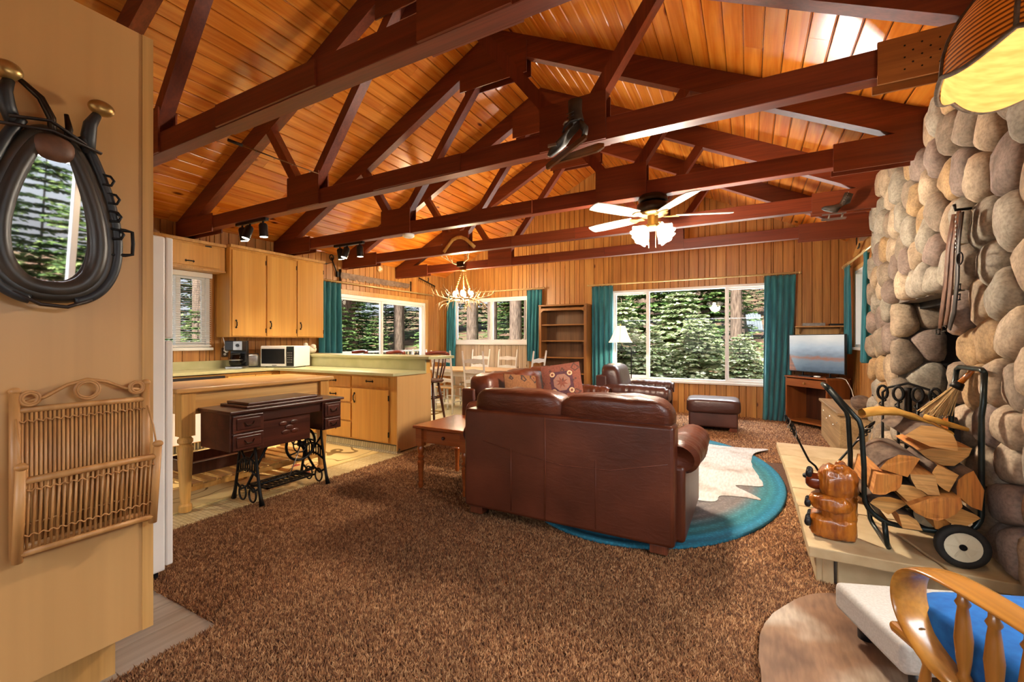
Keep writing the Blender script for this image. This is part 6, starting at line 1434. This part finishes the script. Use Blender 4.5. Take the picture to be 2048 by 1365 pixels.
struct(MB().grid(lambda a, b: (-45+80*a, -30+80*b, gz(-45+80*a, -30+80*b)-.0 if not (-6.3 < -45+80*a < 1.5 and -2.7 < -30+80*b < 8.3) else -.6), 60, 60).obj('ground', M_['ground'], smooth=True))
def fir_mesh(seed, h, r, whorls, br_n, mat, tw=13):
    rg = random.Random(seed); mb = MB()
    for i in range(whorls):
        f = (i+.3*rg.random())/whorls; z = h*(.06+.92*f); L = r*(1-f)**.8+.06
        for b in range(br_n):
            a = 2*PI*(b+rg.random()*.8)/br_n+i*.7; l = L*rg.uniform(.75,1.1)
            dr = Vector((math.cos(a), math.sin(a), 0)); sd_ = Vector((-dr.y, dr.x, 0)); drop = rg.uniform(-.02,.22)
            for k in range(tw):
                g = (k+.6)/tw; p = Vector((0,0,z))+dr*(l*g)+Vector((0,0,-drop*l*g*g+.05*l*g))
                for s in (-1, 1):
                    tl = (.12+.38*l*(1-g)*.55)*rg.uniform(.7,1.2); q = p+(sd_*s+dr*.8).normalized()*tl+Vector((0,0,rg.uniform(-.05,.02)))
                    w = (q-p).cross(Vector((0,0,1))).normalized()*(.024+.012*tl/.2); w = w+Vector((0,0,rg.uniform(-.03,.03)))
                    m = p*.45+q*.55
                    mb.add([p, m+w, q, m-w], [(0,1,2,3)])
    return mb
TR = [(-7.6,12.6,.17),(-6.6,12.4,.20),(-5.7,13.0,.17),(-9.0,13.5,.22),(-6.6,13.6,.28),(-1.35,17,.3),(-.28,12.9,.14),(1.05,13.6,.22),(1.9,15.5,.3),(-.5,19.5,.35),(-11.8,9.2,.24),(-12.4,8.0,.28),(-11.2,7.9,.2),(-13.4,10.6,.26),(-12.2,6.0,.26),(-14.5,8.7,.4),(-11.6,4.2,.24),(-14.6,12.5,.4),(-11.4,12.2,.2),(2.9,18,.35),(5.6,9.2,.25),(-3.3,16.5,.3)]
BIG = [(x, y, r) for x, y, r in TR]+[(6.8,3.6,.12),(9.0,4.6,.25),(14,7.8,.3)]; CROWN = []
def clear(x, y, rf, keep):
    for _ in range(60):
        moved = False
        for ox, oy, need in [(a, b, r*1.15+keep*rf) for a, b, r in BIG]+[(a, b, .5*(r+rf)) for a, b, r in CROWN]:
            dx, dy = x-ox, y-oy; d = math.hypot(dx, dy)
            if d < need: k_ = (need-d+.01)/max(d, .01); x += dx*k_; y += dy*k_; moved = True
        if y < 9.0+.9*rf and -8.6-rf < x < 1.6: 
            if x < -6.3: x = -8.6-rf
            else: y = 9.0+.9*rf
            moved = True
        if not moved: break
    CROWN.append((x, y, rf)); return x, y
def fir(mesh_f, x, y, s, label, group, th, cat='tree'):
    x, y = clear(x, y, {'fir_pale':1.25,'fir_mid':1.6,'fir_tall':2.6}[mesh_f.name]*s, .8)
    t = thing('fir_tree', label, cat, (x, y, gz(x,y)-.05), rnd.random()*6, group)
    o = bpy.data.objects.new('foliage', mesh_f); COL.objects.link(o); o.parent = t; o.scale = (s,s,s); o['kind'] = 'stuff'
    MB().lathe([(.035*s,0),(.022*s,th*.5*s),(.006*s,th*.98*s)], 7).obj('trunk', M_['bark'], t, smooth=True)
    return t
FA = fir_mesh(1, 2.6, 1.25, 18, 12, None, 20).mesh('fir_pale', M_['firpale'])
FB = fir_mesh(2, 4.2, 1.6, 20, 11, None, 17).mesh('fir_mid', M_['fir'])
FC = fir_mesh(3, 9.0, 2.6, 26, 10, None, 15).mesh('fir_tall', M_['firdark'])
G1 = 'young firs outside the picture window'; L1 = 'young fir with pale new growth standing just outside the picture window'
for x, y, s in ((-1.95,10.4,.72),(-1.0,10.9,.85),(-.25,10.5,.66),(.5,10.4,.66),(1.3,11.2,.8),(-2.9,11.3,1.0),(-.1,12.2,.60),(-1.6,12.4,1.1),(1.0,9.9,.5),(-3.9,12.3,.9),(.8,12.4,.7)):
    fir(FA, x, y, s, L1, G1, 2.6)
G2 = 'green firs in the forest'; L2 = 'mid green fir tree among the trunks beyond the window'
for x, y, s in ((-2.6,13.5,1.0),(-1.1,15.5,1.1),(1.6,14.5,.9),(-4.4,15,1.1),(-6.3,13.6,1.0),(3.2,13,1.1),(4.5,16.5,1.2),(2.6,19,1.1),
                (-10.2,7.4,.62),(-10.9,8.6,.7),(-11.5,6.6,.6),(-10.4,5.0,.62),(-13,9.5,1.0),(-13.5,7.4,1.0),(-9.8,3.2,.6),(-12.5,4.1,.95),(-14,11.5,1.1),(-10.5,10.2,.6),(-9.2,2.4,.7),(-10.3,1.6,.8),(-11.5,2.9,1.0),(-8.0,13.2,.9),(-9.6,12.2,.8),(-5.0,14.2,.9),(-11.2,9.6,.75),(-7.2,15.5,1.2),(5.0,8.2,.7),(4.4,9.7,.8),(6.5,6.8,1.0)):
    fir(FB, x, y, s, L2, G2, 4.2)
G3 = 'tall dark firs deep in the forest'; L3 = 'tall dark fir tree deep in the forest beyond the windows'
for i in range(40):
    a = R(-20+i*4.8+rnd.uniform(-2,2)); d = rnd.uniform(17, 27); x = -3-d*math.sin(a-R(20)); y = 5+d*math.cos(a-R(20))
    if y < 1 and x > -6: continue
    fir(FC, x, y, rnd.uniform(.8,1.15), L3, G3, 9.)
G4 = 'conifer trunks outside the windows'; L4 = 'rough brown conifer trunk rising past the window head'
for x, y, r in TR:
    pr = [(r*1.5,-.4),(r*1.12,.3),(r,1.2),(r*.93,4),(r*.8,11)]
    o = MB().lathe(pr, 14).obj('pine_trunk', M_['bark'], loc=(x,y,gz(x,y)), smooth=True); tag(o, L4, 'tree trunk', G4)
# deck railing and garden chairs
M_['deck'] = wood('grey_deck_board', '#7d7468', '#a09689', 'Y', .6, .8)
dk_ = struct(MB().box(-8.5,XL-.16,2.0,11.5,-.16,-.10).obj('deck', pm('deck_joist','#4a4038','#5a5046',5,.9)))
for k in range(16): MB().box(-.068,.068,-4.7,4.7,-.10,-.075).obj('plank', M_['deck'], dk_, loc=(-8.42+k*.142,6.75,0))
rl_ = thing('deck_railing', 'white topped deck railing with thin dark balusters outside the sliding door', 'railing', (-8.42,6.75,-.075))
MB().box(-.06,.06,-4.7,4.7,1.03,1.07).obj('top_rail', M_['white'], rl_); MB().box(-.02,.02,-4.7,4.7,.10,.14).obj('bottom_rail', M_['white'], rl_)
for k in range(6): MB().box(-.045,.045,-4.68+k*1.86-.04,-4.68+k*1.86+.05,-.0,1.03).obj('post', M_['white'], rl_)
bm = MB().box(-.01,.01,-.01,.01,.14,1.03).mesh('baluster', M_['iron'])
for k in range(72):
    o = bpy.data.objects.new('baluster', bm); COL.objects.link(o); o.parent = rl_; o.location = (0,-4.6+k*.128,0)
M_['adiron'] = pm('grey_garden_paint', '#5d6a78', '#74808c', 6, .6, .1)
def adiron():
    t = thing('garden_chair', '', 'garden chair')
    for k in range(6): MB().box(-.29+k*.098,-.20+k*.098,-.03,-.01,0,.75+.12*math.sin(PI*(k+.5)/6), T(0,.25,.28,rx=R(-22))).obj('back_slat', M_['adiron'], t)
    for k in range(4): MB().box(-.28,.28,-.28+k*.12,-.18+k*.12,.34-k*.02,.36-k*.02).obj('seat_slat', M_['adiron'], t)
    for s in (-1,1): MB().box(s*.34-.06,s*.34+.06,-.35,.32,.55,.575).obj('arm', M_['adiron'], t); MB().box(s*.33-.02,s*.33+.02,-.30,-.22,0,.55).obj('leg', M_['adiron'], t); MB().bar((s*.29,-.3,.3),(s*.29,.45,.05),.03,.1,(1,0,0)).obj('leg', M_['adiron'], t)
    return t
a0 = adiron(); put(a0, (.35,20.0,gz(.35,20)), R(20), 'grey slatted garden chair under the trees behind the pale firs', 'garden chairs')
a1 = put(copy_tree(a0), (-.55,20.3,gz(-.55,20.3)), R(-15), 'grey slatted garden chair half behind a trunk, next to its twin', 'garden chairs')
# blue chair seen in the collar mirror
pc = thing('patio_chair', 'pale blue round backed patio chair outside the side window', 'garden chair', (2.7,2.0,-.4), R(100))
M_['pblue'] = pm('pale_blue_metal', '#7fa6c0', '#94b8d0', 6, .4, .05)
MB().sq((0,.2,1.0), (.27,.03,.30), .8, .9, 24, 14).obj('back', M_['pblue'], pc, smooth=True); MB().sq((0,-.05,.72), (.27,.26,.03), .6, .8, 24, 10).obj('seat', M_['pblue'], pc, smooth=True)
for s in (-1,1):
    for y in (-.22,.15): MB().tube([(s*.2,y,.7),(s*.24,y*1.1,0)], .014, 7).obj('leg', M_['pblue'], pc, smooth=True)
for x, y, s in ((8.0,6.0,.8),(15,3.0,1.2),(14,6.5,1.2),(7.2,.2,.45),(13,.5,1.2),(5.2,2.6,.22),(16,5.0,1.3)): fir(FB, x, y, s, 'mid green fir beyond the side window of the entry end', 'firs beside the house', 4.2)
for x, y, r in ((6.8,3.6,.12),(9.0,4.6,.25),(14,7.8,.3)):
    o = MB().lathe([(r*1.5,-.4),(r*1.1,.3),(r,1.2),(r*.8,11)], 14).obj('pine_trunk', M_['bark'], loc=(x,y,gz(x,y)), smooth=True); tag(o, 'brown conifer trunk standing outside the side window of the entry end', 'tree trunk', 'trunks beside the house')
